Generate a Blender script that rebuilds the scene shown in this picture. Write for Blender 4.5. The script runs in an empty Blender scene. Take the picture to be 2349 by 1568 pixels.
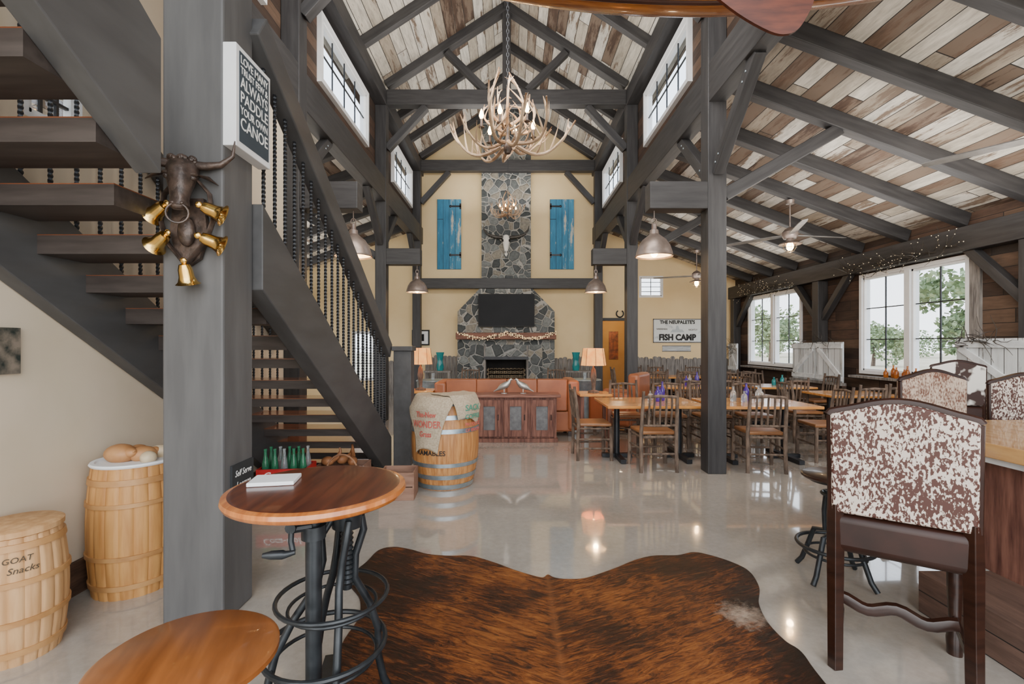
import bpy, math, random
from mathutils import Vector, Matrix
from math import sin, cos, pi, radians, sqrt, atan2, hypot
R = random.Random(7)
S = bpy.context.scene
def link(o): S.collection.objects.link(o)

# ------------------------------------------------------------------ materials
def N(nt, t, **k):
    n = nt.nodes.new(t)
    for a, v in k.items(): setattr(n, a, v)
    return n
def newm(name):
    m = bpy.data.materials.new(name); m.use_nodes = True
    nt = m.node_tree
    return m, nt, nt.nodes['Principled BSDF']
def ramp(nt, stops, inp, interp='LINEAR'):
    r = N(nt, 'ShaderNodeValToRGB'); cr = r.color_ramp; cr.interpolation = interp
    cr.elements[0].position = stops[0][0]; cr.elements[0].color = (*stops[0][1], 1)
    cr.elements[1].position = stops[-1][0]; cr.elements[1].color = (*stops[-1][1], 1)
    for p, c in stops[1:-1]:
        e = cr.elements.new(p); e.color = (*c, 1)
    nt.links.new(inp, r.inputs[0]); return r.outputs[0]
def MA(nt, op, a, b=None):
    n = N(nt, 'ShaderNodeMath', operation=op)
    for i, v in enumerate((a, b)):
        if v is None: continue
        if isinstance(v, (int, float)): n.inputs[i].default_value = v
        else: nt.links.new(v, n.inputs[i])
    return n.outputs[0]
def mixc(nt, f, a, b, mode='MIX'):
    n = N(nt, 'ShaderNodeMix', data_type='RGBA', blend_type=mode)
    for i, v in ((0, f), (6, a), (7, b)):
        if isinstance(v, (int, float)): n.inputs[i].default_value = v
        elif isinstance(v, tuple): n.inputs[i].default_value = (*v, 1)
        else: nt.links.new(v, n.inputs[i])
    return n.outputs[2]
def coords(nt, st=(1, 1, 1)):
    tc = N(nt, 'ShaderNodeTexCoord'); mp = N(nt, 'ShaderNodeMapping')
    mp.inputs['Scale'].default_value = st
    nt.links.new(tc.outputs['Object'], mp.inputs['Vector']); return mp.outputs[0]
def noi(nt, vec, scale, detail=4, rough=.55, dist=0):
    n = N(nt, 'ShaderNodeTexNoise'); n.inputs['Scale'].default_value = scale
    n.inputs['Detail'].default_value = detail; n.inputs['Roughness'].default_value = rough
    n.inputs['Distortion'].default_value = dist
    nt.links.new(vec, n.inputs['Vector']); return n.outputs[0]
def bumpn(nt, b, h, s=.3, d=.01):
    n = N(nt, 'ShaderNodeBump'); n.inputs['Strength'].default_value = s; n.inputs['Distance'].default_value = d
    nt.links.new(h, n.inputs['Height']); nt.links.new(n.outputs[0], b.inputs['Normal'])
def pm(name, c1, c2=None, scale=6, rough=.5, st=(1, 1, 1), metal=0, bump=0, lo=.35, hi=.65, coat=0, spec=None, emit=0, trans=0):
    m, nt, b = newm(name)
    if c2 is None: c2 = tuple(min(1, c * 1.15 + .002) for c in c1)
    f = noi(nt, coords(nt, st), scale)
    col = ramp(nt, [(lo, c1), (hi, c2)], f)
    nt.links.new(col, b.inputs['Base Color'])
    b.inputs['Roughness'].default_value = rough; b.inputs['Metallic'].default_value = metal
    b.inputs['Coat Weight'].default_value = coat
    if spec is not None: b.inputs['Specular IOR Level'].default_value = spec
    if trans: b.inputs['Transmission Weight'].default_value = trans
    if bump: bumpn(nt, b, f, bump)
    if emit:
        nt.links.new(col, b.inputs['Emission Color']); b.inputs['Emission Strength'].default_value = emit
    return m
def planks(name, across, along, width, length, cols, peel=None, lo=.5, hi=.6, rough=.75, gap=.05, gapc=(.01, .008, .006), grain=.5, sc=3.0, spread=.16):
    m, nt, b = newm(name)
    tc = N(nt, 'ShaderNodeTexCoord'); sp = N(nt, 'ShaderNodeSeparateXYZ'); nt.links.new(tc.outputs['Object'], sp.inputs[0])
    ac = sp.outputs[across]; al = sp.outputs[along]
    a = MA(nt, 'DIVIDE', ac, width); n = MA(nt, 'FLOOR', a); fr = MA(nt, 'SUBTRACT', a, n)
    w1 = N(nt, 'ShaderNodeTexWhiteNoise', noise_dimensions='1D'); nt.links.new(n, w1.inputs['W'])
    l = MA(nt, 'ADD', MA(nt, 'DIVIDE', al, length), MA(nt, 'MULTIPLY', w1.outputs[0], 7.0))
    mm = MA(nt, 'FLOOR', l); lf = MA(nt, 'SUBTRACT', l, mm)
    cb = N(nt, 'ShaderNodeCombineXYZ'); nt.links.new(n, cb.inputs[0]); nt.links.new(mm, cb.inputs[1])
    w2 = N(nt, 'ShaderNodeTexWhiteNoise', noise_dimensions='2D'); nt.links.new(cb.outputs[0], w2.inputs['Vector'])
    base = ramp(nt, cols, w2.outputs[0], 'CONSTANT')
    st = [6, 6, 6]; st[{'X': 0, 'Y': 1, 'Z': 2}[along]] = .8
    vec = coords(nt, tuple(st))
    off = N(nt, 'ShaderNodeVectorMath', operation='ADD'); nt.links.new(vec, off.inputs[0])
    sc2 = N(nt, 'ShaderNodeVectorMath', operation='SCALE'); nt.links.new(w2.outputs[1], sc2.inputs[0]); sc2.inputs['Scale'].default_value = 30
    nt.links.new(sc2.outputs[0], off.inputs[1])
    g = noi(nt, off.outputs[0], sc, 6, .7)
    gr = ramp(nt, [(.3, (1 - grain,) * 3), (.7, (1.0,) * 3)], g)
    col = mixc(nt, 1.0, base, gr, 'MULTIPLY')
    if peel:
        g2 = noi(nt, off.outputs[0], sc * .5, 8, .72)
        thr = MA(nt, 'ADD', g2, MA(nt, 'MULTIPLY', MA(nt, 'SUBTRACT', w2.outputs[0], .5), spread))
        pf = ramp(nt, [(lo, (0, 0, 0)), (hi, (1, 1, 1))], thr)
        col = mixc(nt, pf, col, peel)
    e1 = MA(nt, 'LESS_THAN', fr, gap); e2 = MA(nt, 'LESS_THAN', lf, .006 / length * 2)
    ed = MA(nt, 'MAXIMUM', e1, e2)
    col = mixc(nt, ed, col, gapc)
    nt.links.new(col, b.inputs['Base Color']); b.inputs['Roughness'].default_value = rough
    h = MA(nt, 'SUBTRACT', g, MA(nt, 'MULTIPLY', ed, 2.0)); bumpn(nt, b, h, .4, .006)
    return m

TIM = pm('charcoal_timber', (.028, .027, .028), (.045, .043, .044), 2.0, .5, (1, 10, 10), bump=.1, spec=.35)
TIM2 = pm('grey_stained_timber', (.080, .078, .079), (.108, .106, .106), 1.4, .55, (1, 7, 7), bump=.1, spec=.35)
STR = pm('grey_stained_stringer', (.056, .055, .056), (.078, .077, .078), 1.6, .5, (5, 1, 4), bump=.06, spec=.35)
ROOF = planks('whitewashed_roof_boards', 'X', 'Y', .18, 3.0,
    [(0, (.66, .61, .52)), (.18, (.50, .445, .36)), (.36, (.72, .68, .60)), (.56, (.42, .355, .275)), (.68, (.64, .59, .51)), (.80, (.085, .048, .030)), (.91, (.17, .105, .068))],
    peel=(.135, .096, .068), lo=.525, hi=.595, grain=.58, spread=.20)
DARKP = planks('dark_barn_boards', 'Z', 'Y', .18, 2.8,
    [(0, (.055, .031, .02)), (.35, (.095, .052, .033)), (.6, (.04, .027, .02)), (.8, (.135, .08, .05))], grain=.6)
CREAM = pm('cream_plaster', (.75, .565, .305), (.80, .62, .355), 1.2, .8, bump=.05)
BEIGE = pm('beige_plaster', (.57, .475, .35), (.63, .53, .405), 1.5, .75, bump=.15)
BLACK = pm('black_iron', (.010, .011, .014), (.022, .024, .028), 8, .4, metal=.3)
IRON = pm('gunmetal_iron', (.016, .019, .022), (.035, .04, .045), 10, .38, metal=.4)
WHITE = pm('white_paint', (.74, .75, .76), (.82, .83, .84), 4, .5)
LEATH = pm('dark_brown_leather', (.016, .006, .0035), (.032, .011, .007), 5, .38, bump=.1, spec=.3)
TAN = pm('tan_leather', (.24, .072, .026), (.33, .105, .04), 3, .42, bump=.08)
SEATL = pm('caramel_leather', (.18, .07, .024), (.31, .14, .055), 4, .35)
DWOOD = pm('dark_mahogany', (.014, .005, .003), (.032, .011, .006), 4, .32, (1, 1, 6), coat=.15)
BARK = pm('hickory_bark', (.055, .036, .025), (.18, .125, .09), 18, .8, (1, 1, .4), bump=.5)
TABW = pm('honey_pine_top', (.50, .20, .045), (.66, .31, .085), 3, .25, (1, 8, 1), coat=.4)
RTAB = pm('red_brown_table_wood', (.055, .012, .006), (.125, .032, .012), 3, .28, (10, 1, 1), coat=.2)
RIMW = pm('amber_edge_wood', (.36, .10, .02), (.54, .18, .038), 6, .25, (6, 1, 1), coat=.4)
STOOLW = pm('amber_stool_wood', (.14, .042, .009), (.25, .083, .02), 2.5, .3, (8, 1, 1), coat=.2)
TREADW = pm('varnished_tread', (.14, .045, .02), (.22, .078, .036), 3, .2, (1, 6, 1), coat=.5)
TREADB = pm('dark_tread', (.034, .026, .023), (.056, .044, .039), 3, .45, (1, 8, 8))
KEG = pm('pale_keg_wood', (.40, .18, .05), (.56, .29, .095), 3, .55, (8, 8, .7), bump=.2)
KEG2 = pm('blond_keg_wood', (.44, .235, .095), (.59, .355, .17), 3, .6, (8, 8, .7), bump=.2)
HOOPW = pm('wood_hoop', (.36, .17, .055), (.48, .26, .10), 6, .5)
OAK = pm('oak_barrel_staves', (.33, .13, .035), (.52, .25, .085), 4, .5, (10, 10, .8))
ZINC = pm('galvanised_hoop', (.24, .30, .34), (.4, .46, .5), 9, .4, metal=.8)
BURLAP = pm('burlap_cloth', (.34, .27, .185), (.48, .39, .28), 60, .95, bump=.4)
REDP = pm('red_print', (.42, .06, .05), (.5, .12, .09), 30, .8)
GRNP = pm('green_print', (.04, .22, .15), None, 5, .8)
BLKP = pm('black_print', (.010, .010, .010), None, 5, .7)
WHTP = pm('white_print', (.82, .82, .80), None, 5, .7)
BRASS = pm('brass', (.62, .38, .10), (.8, .54, .18), 8, .2, metal=1)
BRONZE = pm('dark_bronze', (.030, .021, .017), (.095, .064, .05), 22, .36, metal=.3, bump=.5)
ANTL = pm('antler', (.14, .068, .028), (.54, .40, .27), 5, .5, bump=.1, lo=.36, hi=.66)
BONE = pm('bone_white', (.80, .77, .70), None, 6, .6)
HORN = pm('dark_horn', (.02, .018, .016), (.06, .05, .04), 6, .35)
SHADE = pm('galvanised_bronze_lamp', (.17, .13, .11), (.30, .24, .21), 6, .38, metal=.6)
SHIN = pm('white_enamel_inside', (.80, .72, .60), None, 6, .4)
CHALK = pm('chalkboard', (.015, .017, .019), None, 6, .8)
RUSTIC = pm('reclaimed_red_wood', (.07, .022, .015), (.22, .095, .065), 3, .7, (9, 9, 1), bump=.3)
RUSTICX = pm('reclaimed_red_board', (.11, .038, .026), (.28, .13, .09), 3, .7, (1, 9, 9), bump=.3)
GREYP = pm('pewter_panel', (.085, .085, .09), (.14, .14, .145), 12, .5, metal=.3)
GREYW = pm('weathered_grey_wood', (.10, .09, .084), (.27, .25, .23), 4, .85, (8, 8, .8), bump=.3)
PALEW = pm('pale_weathered_wood', (.35, .37, .38), (.55, .57, .57), 4, .8, (1, 8, 8), bump=.2)
WHITEW = planks('whitewashed_shutter_boards', 'Y', 'Z', .16, 3, [(0, (.68, .71, .72)), (.4, (.79, .82, .83)), (.75, (.58, .61, .62))], peel=(.2, .19, .18), lo=.60, hi=.66, grain=.25, gap=.05)
BRACEW = pm('whitewashed_brace', (.50, .52, .53), (.74, .77, .78), 6, .8, (6, 1, 1), bump=.2)
BLUEW = planks('weathered_blue_boards', 'X', 'Z', .17, 3, [(0, (.045, .23, .39)), (.4, (.07, .29, .46)), (.75, (.055, .255, .42))], peel=(.50, .48, .40), lo=.60, hi=.63, grain=.4, gap=.05)
GLASSG = pm('green_bottle_glass', (.05, .32, .16), (.08, .4, .22), 5, .08, trans=.6)
GLASSP = pm('purple_bottle_glass', (.08, .03, .35), (.14, .05, .5), 5, .08, trans=.5)
GLASSA = pm('amber_bottle_glass', (.45, .13, .02), (.6, .2, .03), 5, .08, trans=.6)
GLASST = pm('teal_glass', (.01, .25, .27), (.02, .34, .36), 5, .08, trans=.4)
GLASSC = pm('clear_bottle_glass', (.6, .66, .68), (.8, .84, .85), 5, .06, trans=.8)
SCREEN = pm('tv_screen', (.008, .009, .011), None, 2, .5, spec=.15)
GOURD = pm('gourd_skin', (.36, .15, .05), (.50, .26, .11), 6, .55)
GOURD2 = pm('pale_gourd_skin', (.56, .43, .27), (.70, .58, .40), 8, .55)
GOURD3 = pm('reddish_gourd_skin', (.24, .085, .03), (.40, .17, .07), 6, .5)
CRATER = pm('red_crate_paint', (.42, .012, .012), (.52, .02, .02), 5, .45)
CRATEW = pm('crate_pine', (.20, .09, .045), (.33, .17, .09), 4, .7, (1, 6, 6))
BOXW = pm('box_wood', (.19, .095, .06), (.28, .155, .105), 4, .7, (1, 6, 6))
CEDAR = pm('cedar_canoe_strips', (.26, .08, .012), (.48, .18, .03), 3, .25, (1, 14, 14), coat=.5)
PADDLE = pm('red_brown_paddle', (.045, .010, .004), (.10, .022, .008), 7, .3, (1, 3, 6), spec=.35)
BULB = pm('warm_bulb', (1, .55, .18), (1, .6, .22), 3, .4, emit=40)
SHADEL = pm('parchment_shade', (.80, .28, .055), (.9, .42, .12), 8, .8, emit=.9)
FANB = pm('brushed_fan_blade', (.16, .15, .14), (.25, .24, .23), 6, .4, metal=.5)
MARB = pm('pale_stone_slab', (.5, .5, .5), (.65, .65, .64), 5, .3)
BARW = pm('butcher_block', (.48, .24, .08), (.62, .36, .14), 3, .25, (6, 1, 6), coat=.3)
ROPE = pm('rope', (.4, .33, .22), None, 30, .9)
BRICK = pm('buff_firebrick', (.16, .12, .075), (.30, .23, .15), 14, .85)
SOOT_SHADE = pm('soot_and_hollow_shade', (.012, .011, .01), None, 5, .9)
DOORR = pm('warm_back_room', (.50, .29, .09), (.56, .34, .12), 2, .8)

def voro_stone(name, scale, mort=(.36, .345, .31)):
    m, nt, b = newm(name)
    v = coords(nt); d = noi(nt, v, 3, 3)
    va = N(nt, 'ShaderNodeVectorMath', operation='ADD'); nt.links.new(v, va.inputs[0])
    sc = N(nt, 'ShaderNodeVectorMath', operation='SCALE'); nt.links.new(d, sc.inputs[0]); sc.inputs['Scale'].default_value = .12
    nt.links.new(sc.outputs[0], va.inputs[1])
    a = N(nt, 'ShaderNodeTexVoronoi', feature='F1'); a.inputs['Scale'].default_value = scale; nt.links.new(va.outputs[0], a.inputs['Vector'])
    e = N(nt, 'ShaderNodeTexVoronoi', feature='DISTANCE_TO_EDGE'); e.inputs['Scale'].default_value = scale; nt.links.new(va.outputs[0], e.inputs['Vector'])
    s = N(nt, 'ShaderNodeSeparateColor'); nt.links.new(a.outputs['Color'], s.inputs[0])
    base = ramp(nt, [(0, (.045, .052, .052)), (.24, (.11, .12, .118)), (.42, (.068, .076, .078)), (.60, (.18, .19, .18)), (.82, (.24, .215, .17)), (1, (.09, .098, .096))], s.outputs[0], 'CONSTANT')
    g = ramp(nt, [(.3, (.6, .6, .6)), (.75, (1.25, 1.25, 1.25))], noi(nt, v, 16, 5))
    col = mixc(nt, 1.0, base, g, 'MULTIPLY')
    mf = ramp(nt, [(.03, (1, 1, 1)), (.055, (0, 0, 0))], e.outputs[0])
    col = mixc(nt, mf, col, mort)
    nt.links.new(col, b.inputs['Base Color']); b.inputs['Roughness'].default_value = .7
    hh = ramp(nt, [(0, (0, 0, 0)), (.12, (1, 1, 1))], e.outputs[0]); bumpn(nt, b, hh, .7, .03)
    return m
STONE = voro_stone('fieldstone', 4.8)
STONE2 = voro_stone('cut_bluestone', 4.0, (.27, .27, .26))

def floor_mat():
    m, nt, b = newm('polished_concrete'); v = coords(nt)
    f = noi(nt, v, .9, 6, .6); g = noi(nt, v, 22, 6, .7)
    c = ramp(nt, [(.3, (.34, .302, .26)), (.5, (.41, .370, .324)), (.72, (.47, .428, .378))], f)
    gg = ramp(nt, [(.3, (.88, .88, .88)), (.7, (1.06, 1.06, 1.06))], g)
    nt.links.new(mixc(nt, 1.0, c, gg, 'MULTIPLY'), b.inputs['Base Color'])
    r = N(nt, 'ShaderNodeMapRange'); nt.links.new(f, r.inputs[0]); r.inputs[3].default_value = .04; r.inputs[4].default_value = .14
    nt.links.new(r.outputs[0], b.inputs['Roughness']); b.inputs['Coat Weight'].default_value = .9; b.inputs['Coat Roughness'].default_value = .03
    return m
FLOOR = floor_mat()
def brindle():
    m, nt, b = newm('brindle_cowhide')
    tc = N(nt, 'ShaderNodeTexCoord'); sp = N(nt, 'ShaderNodeSeparateXYZ'); nt.links.new(tc.outputs['Object'], sp.inputs[0])
    ax = MA(nt, 'ABSOLUTE', MA(nt, 'SUBTRACT', sp.outputs[0], .24))
    yy = MA(nt, 'ADD', sp.outputs[1], MA(nt, 'MULTIPLY', ax, -.45))
    cb = N(nt, 'ShaderNodeCombineXYZ'); nt.links.new(MA(nt, 'MULTIPLY', sp.outputs[0], 4.5), cb.inputs[0]); nt.links.new(MA(nt, 'MULTIPLY', yy, 21), cb.inputs[1])
    st = noi(nt, cb.outputs[0], 1.5, 8, .82, 1.3)
    big = noi(nt, coords(nt), 1.5, 4, .6)
    k = MA(nt, 'ADD', MA(nt, 'MULTIPLY', st, .90), MA(nt, 'MULTIPLY', big, .65))
    edge = MA(nt, 'MULTIPLY', MA(nt, 'POWER', ax, 2.0), -.075); k = MA(nt, 'ADD', k, edge)
    col = ramp(nt, [(.61, (.007, .003, .002)), (.71, (.034, .009, .0035)), (.79, (.15, .041, .009)), (.95, (.33, .118, .026))], k)
    spn = ramp(nt, [(.0, (.35, .35, .35)), (.03, (0, 0, 0))], ax)
    col = mixc(nt, spn, col, (.28, .10, .032))
    d = N(nt, 'ShaderNodeVectorMath', operation='DISTANCE'); nt.links.new(tc.outputs['Object'], d.inputs[0]); d.inputs[1].default_value = (1.3, 2.68, .01)
    pf = ramp(nt, [(.0, (.85, .85, .85)), (.15, (0, 0, 0))], MA(nt, 'ADD', d.outputs[1], MA(nt, 'MULTIPLY', MA(nt, 'SUBTRACT', noi(nt, coords(nt), 24, 6, .7), .5), .34)))
    col = mixc(nt, pf, col, (.44, .34, .26))
    nt.links.new(col, b.inputs['Base Color']); b.inputs['Roughness'].default_value = .38
    bumpn(nt, b, st, .35, .01); return m
BRIN = brindle()
def speckle(name, lo, hi, base=(.57, .485, .41), dark=(.060, .017, .010), sc=34, wn=.72, wg=.45, st=(1, 1, .55)):
    m, nt, b = newm(name); v = coords(nt, st)
    f = noi(nt, v, sc, 2, .5, .2); g = noi(nt, coords(nt), 4.0, 3)
    k = MA(nt, 'ADD', MA(nt, 'MULTIPLY', f, wn), MA(nt, 'MULTIPLY', g, wg))
    col = ramp(nt, [(lo, base), (hi, dark)], k)
    nt.links.new(col, b.inputs['Base Color']); b.inputs['Roughness'].default_value = .6
    return m
HIDE = speckle('speckled_cowhide', .555, .60, sc=105, wn=.70, wg=.45)
HIDE2 = speckle('brown_white_cowhide', .50, .66, (.54, .41, .31), (.13, .048, .026), 90, .6, .55)
HIDE3 = speckle('black_white_cowhide', .56, .6, (.76, .73, .68), (.035, .014, .01), 7)
def glass_mat():
    m = bpy.data.materials.new('window_pane_glass'); m.use_nodes = True; nt = m.node_tree; nt.nodes.clear()
    o = N(nt, 'ShaderNodeOutputMaterial'); mx = N(nt, 'ShaderNodeMixShader'); t = N(nt, 'ShaderNodeBsdfTransparent'); g = N(nt, 'ShaderNodeBsdfGlossy')
    t.inputs[0].default_value = (.95, .97, 1, 1)
    g.inputs['Roughness'].default_value = .02; mx.inputs[0].default_value = .06
    nt.links.new(t.outputs[0], mx.inputs[1]); nt.links.new(g.outputs[0], mx.inputs[2]); nt.links.new(mx.outputs[0], o.inputs[0]); return m
PANE = glass_mat()
GRASS = pm('dry_meadow', (.42, .36, .25), (.54, .48, .34), .5, .9)
LEAF = pm('tree_leaves', (.13, .19, .09), (.27, .34, .19), 3, .8)

# ------------------------------------------------------------------ mesh builder
class MB:
    def __init__(s): s.v = []; s.f = []; s.m = []
    def face(s, idx, m=0): s.f.append(idx); s.m.append(m)
    def box(s, x0, x1, y0, y1, z0, z1, m=0):
        b = len(s.v)
        s.v += [(x0, y0, z0), (x1, y0, z0), (x1, y1, z0), (x0, y1, z0), (x0, y0, z1), (x1, y0, z1), (x1, y1, z1), (x0, y1, z1)]
        for q in ((3, 2, 1, 0), (4, 5, 6, 7), (0, 1, 5, 4), (1, 2, 6, 5), (2, 3, 7, 6), (3, 0, 4, 7)): s.face([b + i for i in q], m)
        return s
    def bar(s, p0, p1, w, h, m=0, up=(0, 0, 1)):
        p0 = Vector(p0); p1 = Vector(p1); x = (p1 - p0).normalized(); u = Vector(up)
        if abs(x.dot(u)) > .98: u = Vector((0, 1, 0))
        y = u.cross(x).normalized(); z = x.cross(y)
        b = len(s.v)
        for p in (p0, p1):
            for a, c in ((-1, -1), (1, -1), (1, 1), (-1, 1)): s.v.append(tuple(p + y * (a * w / 2) + z * (c * h / 2)))
        for q in ((0, 1, 2, 3), (7, 6, 5, 4), (0, 4, 5, 1), (1, 5, 6, 2), (2, 6, 7, 3), (3, 7, 4, 0)): s.face([b + i for i in q][::-1], m)
        return s
    def tube(s, pts, rad, seg=8, m=0, closed=False, flat=1.0):
        P = [Vector(p) for p in pts]; n = len(P)
        if isinstance(rad, (int, float)): rad = [rad] * n
        b = len(s.v); ref = None
        for i in range(n):
            if closed: t = P[(i + 1) % n] - P[i - 1]
            else: t = P[min(i + 1, n - 1)] - P[max(i - 1, 0)]
            t.normalize()
            if ref is None:
                ref = Vector((0, 0, 1)) if abs(t.z) < .9 else Vector((1, 0, 0))
            ref = (ref - t * ref.dot(t)).normalized(); sd = t.cross(ref)
            for k in range(seg):
                a = 2 * pi * k / seg
                s.v.append(tuple(P[i] + (ref * cos(a) * flat + sd * sin(a)) * rad[i]))
        for i in range(n if closed else n - 1):
            j = (i + 1) % n
            for k in range(seg):
                l = (k + 1) % seg
                s.face([b + i * seg + k, b + i * seg + l, b + j * seg + l, b + j * seg + k][::-1], m)
        if not closed:
            s.face([b + k for k in range(seg)], m)
            s.face([b + (n - 1) * seg + k for k in range(seg)][::-1], m)
        return s
    def lathe(s, prof, seg=24, c=(0, 0, 0), m=0, axis='Z', mf=None):
        b = len(s.v)
        for r, z in prof:
            for k in range(seg):
                a = 2 * pi * k / seg; p = (r * cos(a), r * sin(a), z)
                if axis == 'X': p = (p[2], p[0], p[1])
                elif axis == 'Y': p = (p[1], p[2], p[0])
                s.v.append((p[0] + c[0], p[1] + c[1], p[2] + c[2]))
        for i in range(len(prof) - 1):
            mi = mf(i) if mf else m
            for k in range(seg):
                l = (k + 1) % seg
                s.face([b + i * seg + k, b + i * seg + l, b + (i + 1) * seg + l, b + (i + 1) * seg + k], mi)
        for i, rev in ((0, True), (len(prof) - 1, False)):
            if prof[i][0] > 1e-4 and not getattr(s, 'open', False):
                q = [b + i * seg + k for k in range(seg)]
                s.face(q[::-1] if rev else q, m if not mf else mf(i if i == 0 else i - 1))
        return s
    def ell(s, c, r, seg=14, rings=8, m=0):
        pr = [(max(1e-4, sin(pi * i / rings)), -cos(pi * i / rings)) for i in range(rings + 1)]
        b = len(s.v)
        for q, z in pr:
            for k in range(seg):
                a = 2 * pi * k / seg
                s.v.append((c[0] + q * cos(a) * r[0], c[1] + q * sin(a) * r[1], c[2] + z * r[2]))
        for i in range(rings):
            for k in range(seg):
                l = (k + 1) % seg
                s.face([b + i * seg + k, b + i * seg + l, b + (i + 1) * seg + l, b + (i + 1) * seg + k], m)
        return s
    def prism(s, pts, y0, y1, m=0, axis='Y'):
        n = len(pts); b = len(s.v)
        for y in (y0, y1):
            for p in pts:
                if axis == 'Y': s.v.append((p[0], y, p[1]))
                elif axis == 'X': s.v.append((y, p[0], p[1]))
                else: s.v.append((p[0], p[1], y))
        s.face([b + i for i in range(n)], m); s.face([b + n + i for i in range(n)][::-1], m)
        for i in range(n):
            j = (i + 1) % n; s.face([b + j, b + i, b + n + i, b + n + j], m)
        return s
    def xf(s, M):
        s.v = [tuple(M @ Vector(p)) for p in s.v]; return s
    def mesh(s, name, mats, smooth=True):
        me = bpy.data.meshes.new(name); me.from_pydata(s.v, [], s.f)
        for m in (mats if isinstance(mats, (list, tuple)) else [mats]): me.materials.append(m)
        for p, mi in zip(me.polygons, s.m): p.material_index = mi; p.use_smooth = smooth
        import bmesh
        bm = bmesh.new(); bm.from_mesh(me); bmesh.ops.recalc_face_normals(bm, faces=bm.faces); bm.to_mesh(me); bm.free()
        me.update()
        if smooth: me.set_sharp_from_angle(angle=radians(38))
        return me
def meta(o, label=None, cat=None, group=None, kind=None):
    if label: o['label'] = label
    if cat: o['category'] = cat
    if group: o['group'] = group
    if kind: o['kind'] = kind
    return o
def obj(name, mb, mats, label=None, cat=None, group=None, kind=None, loc=(0, 0, 0), rot=0, bevel=0, parent=None, smooth=True):
    me = mb.mesh(name, mats, smooth) if isinstance(mb, MB) else mb
    o = bpy.data.objects.new(name, me); link(o)
    o.location = loc; o.rotation_euler = (0, 0, rot)
    if parent: o.parent = parent
    if bevel:
        b = o.modifiers.new('bevel', 'BEVEL'); b.width = bevel; b.segments = 2; b.limit_method = 'ANGLE'
    return meta(o, label, cat, group, kind)
def thing(name, label, cat, loc=(0, 0, 0), rot=0, group=None, kind=None, scale=1):
    o = bpy.data.objects.new(name, None); link(o); o.empty_display_size = .1
    o.location = loc; o.rotation_euler = (0, 0, rot); o.scale = (scale,) * 3
    return meta(o, label, cat, group, kind)
def part(p, name, mb, mats, label=None, bevel=0, smooth=True, loc=(0, 0, 0)):
    return obj(name, mb, mats, label=label, parent=p, bevel=bevel, smooth=smooth, loc=loc)
def dup(src, loc, rot=None, label=None, scale=None):
    def rec(o, par):
        c = o.copy(); link(c)
        if par: c.parent = par
        for ch in list(o.children):
            if ch.name in orig: rec(ch, c)
        return c
    orig = set(x.name for x in bpy.data.objects)
    c = rec(src, None); c.location = loc
    if rot is not None: c.rotation_euler = (0, 0, rot)
    if label: c['label'] = label
    if scale: c.scale = (scale,) * 3
    return c
def textmesh(body, size, ext=.002, bold=0, align='CENTER', sx=1.0, shear=0):
    cu = bpy.data.curves.new('lettering', 'FONT'); cu.body = body; cu.size = size; cu.extrude = ext; cu.offset = bold
    cu.align_x = align; cu.align_y = 'CENTER'; cu.shear = shear; cu.resolution_u = 3
    o = bpy.data.objects.new('lettering', cu); link(o); bpy.context.view_layer.update()
    me = bpy.data.meshes.new_from_object(o.evaluated_get(bpy.context.evaluated_depsgraph_get()))
    bpy.data.objects.remove(o); bpy.data.curves.remove(cu)
    for v in me.vertices: v.co.x *= sx
    return me
def lettering(parent, body, size, mat, fn, ext=.002, bold=0, sx=1.0, shear=0):
    me = textmesh(body, size, ext, bold, sx=sx, shear=shear)
    for v in me.vertices: v.co = Vector(fn(v.co.x, v.co.y, v.co.z))
    me.materials.clear(); me.materials.append(mat)
    o = bpy.data.objects.new('lettering', me); link(o); o.parent = parent; return o

CX = -.08
def mx(x): return -.16 - x

# ------------------------------------------------------------------ room shell
obj('floor', MB().box(-7, 7, -3, 16.4, -.1, 0), FLOOR, 'polished beige concrete floor', kind='structure')
g = MB().box(-60, 90, -40, 110, -.4, -.3); obj('ground', g, GRASS, 'dry tan meadow outside the windows', 'ground', kind='structure')

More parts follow.
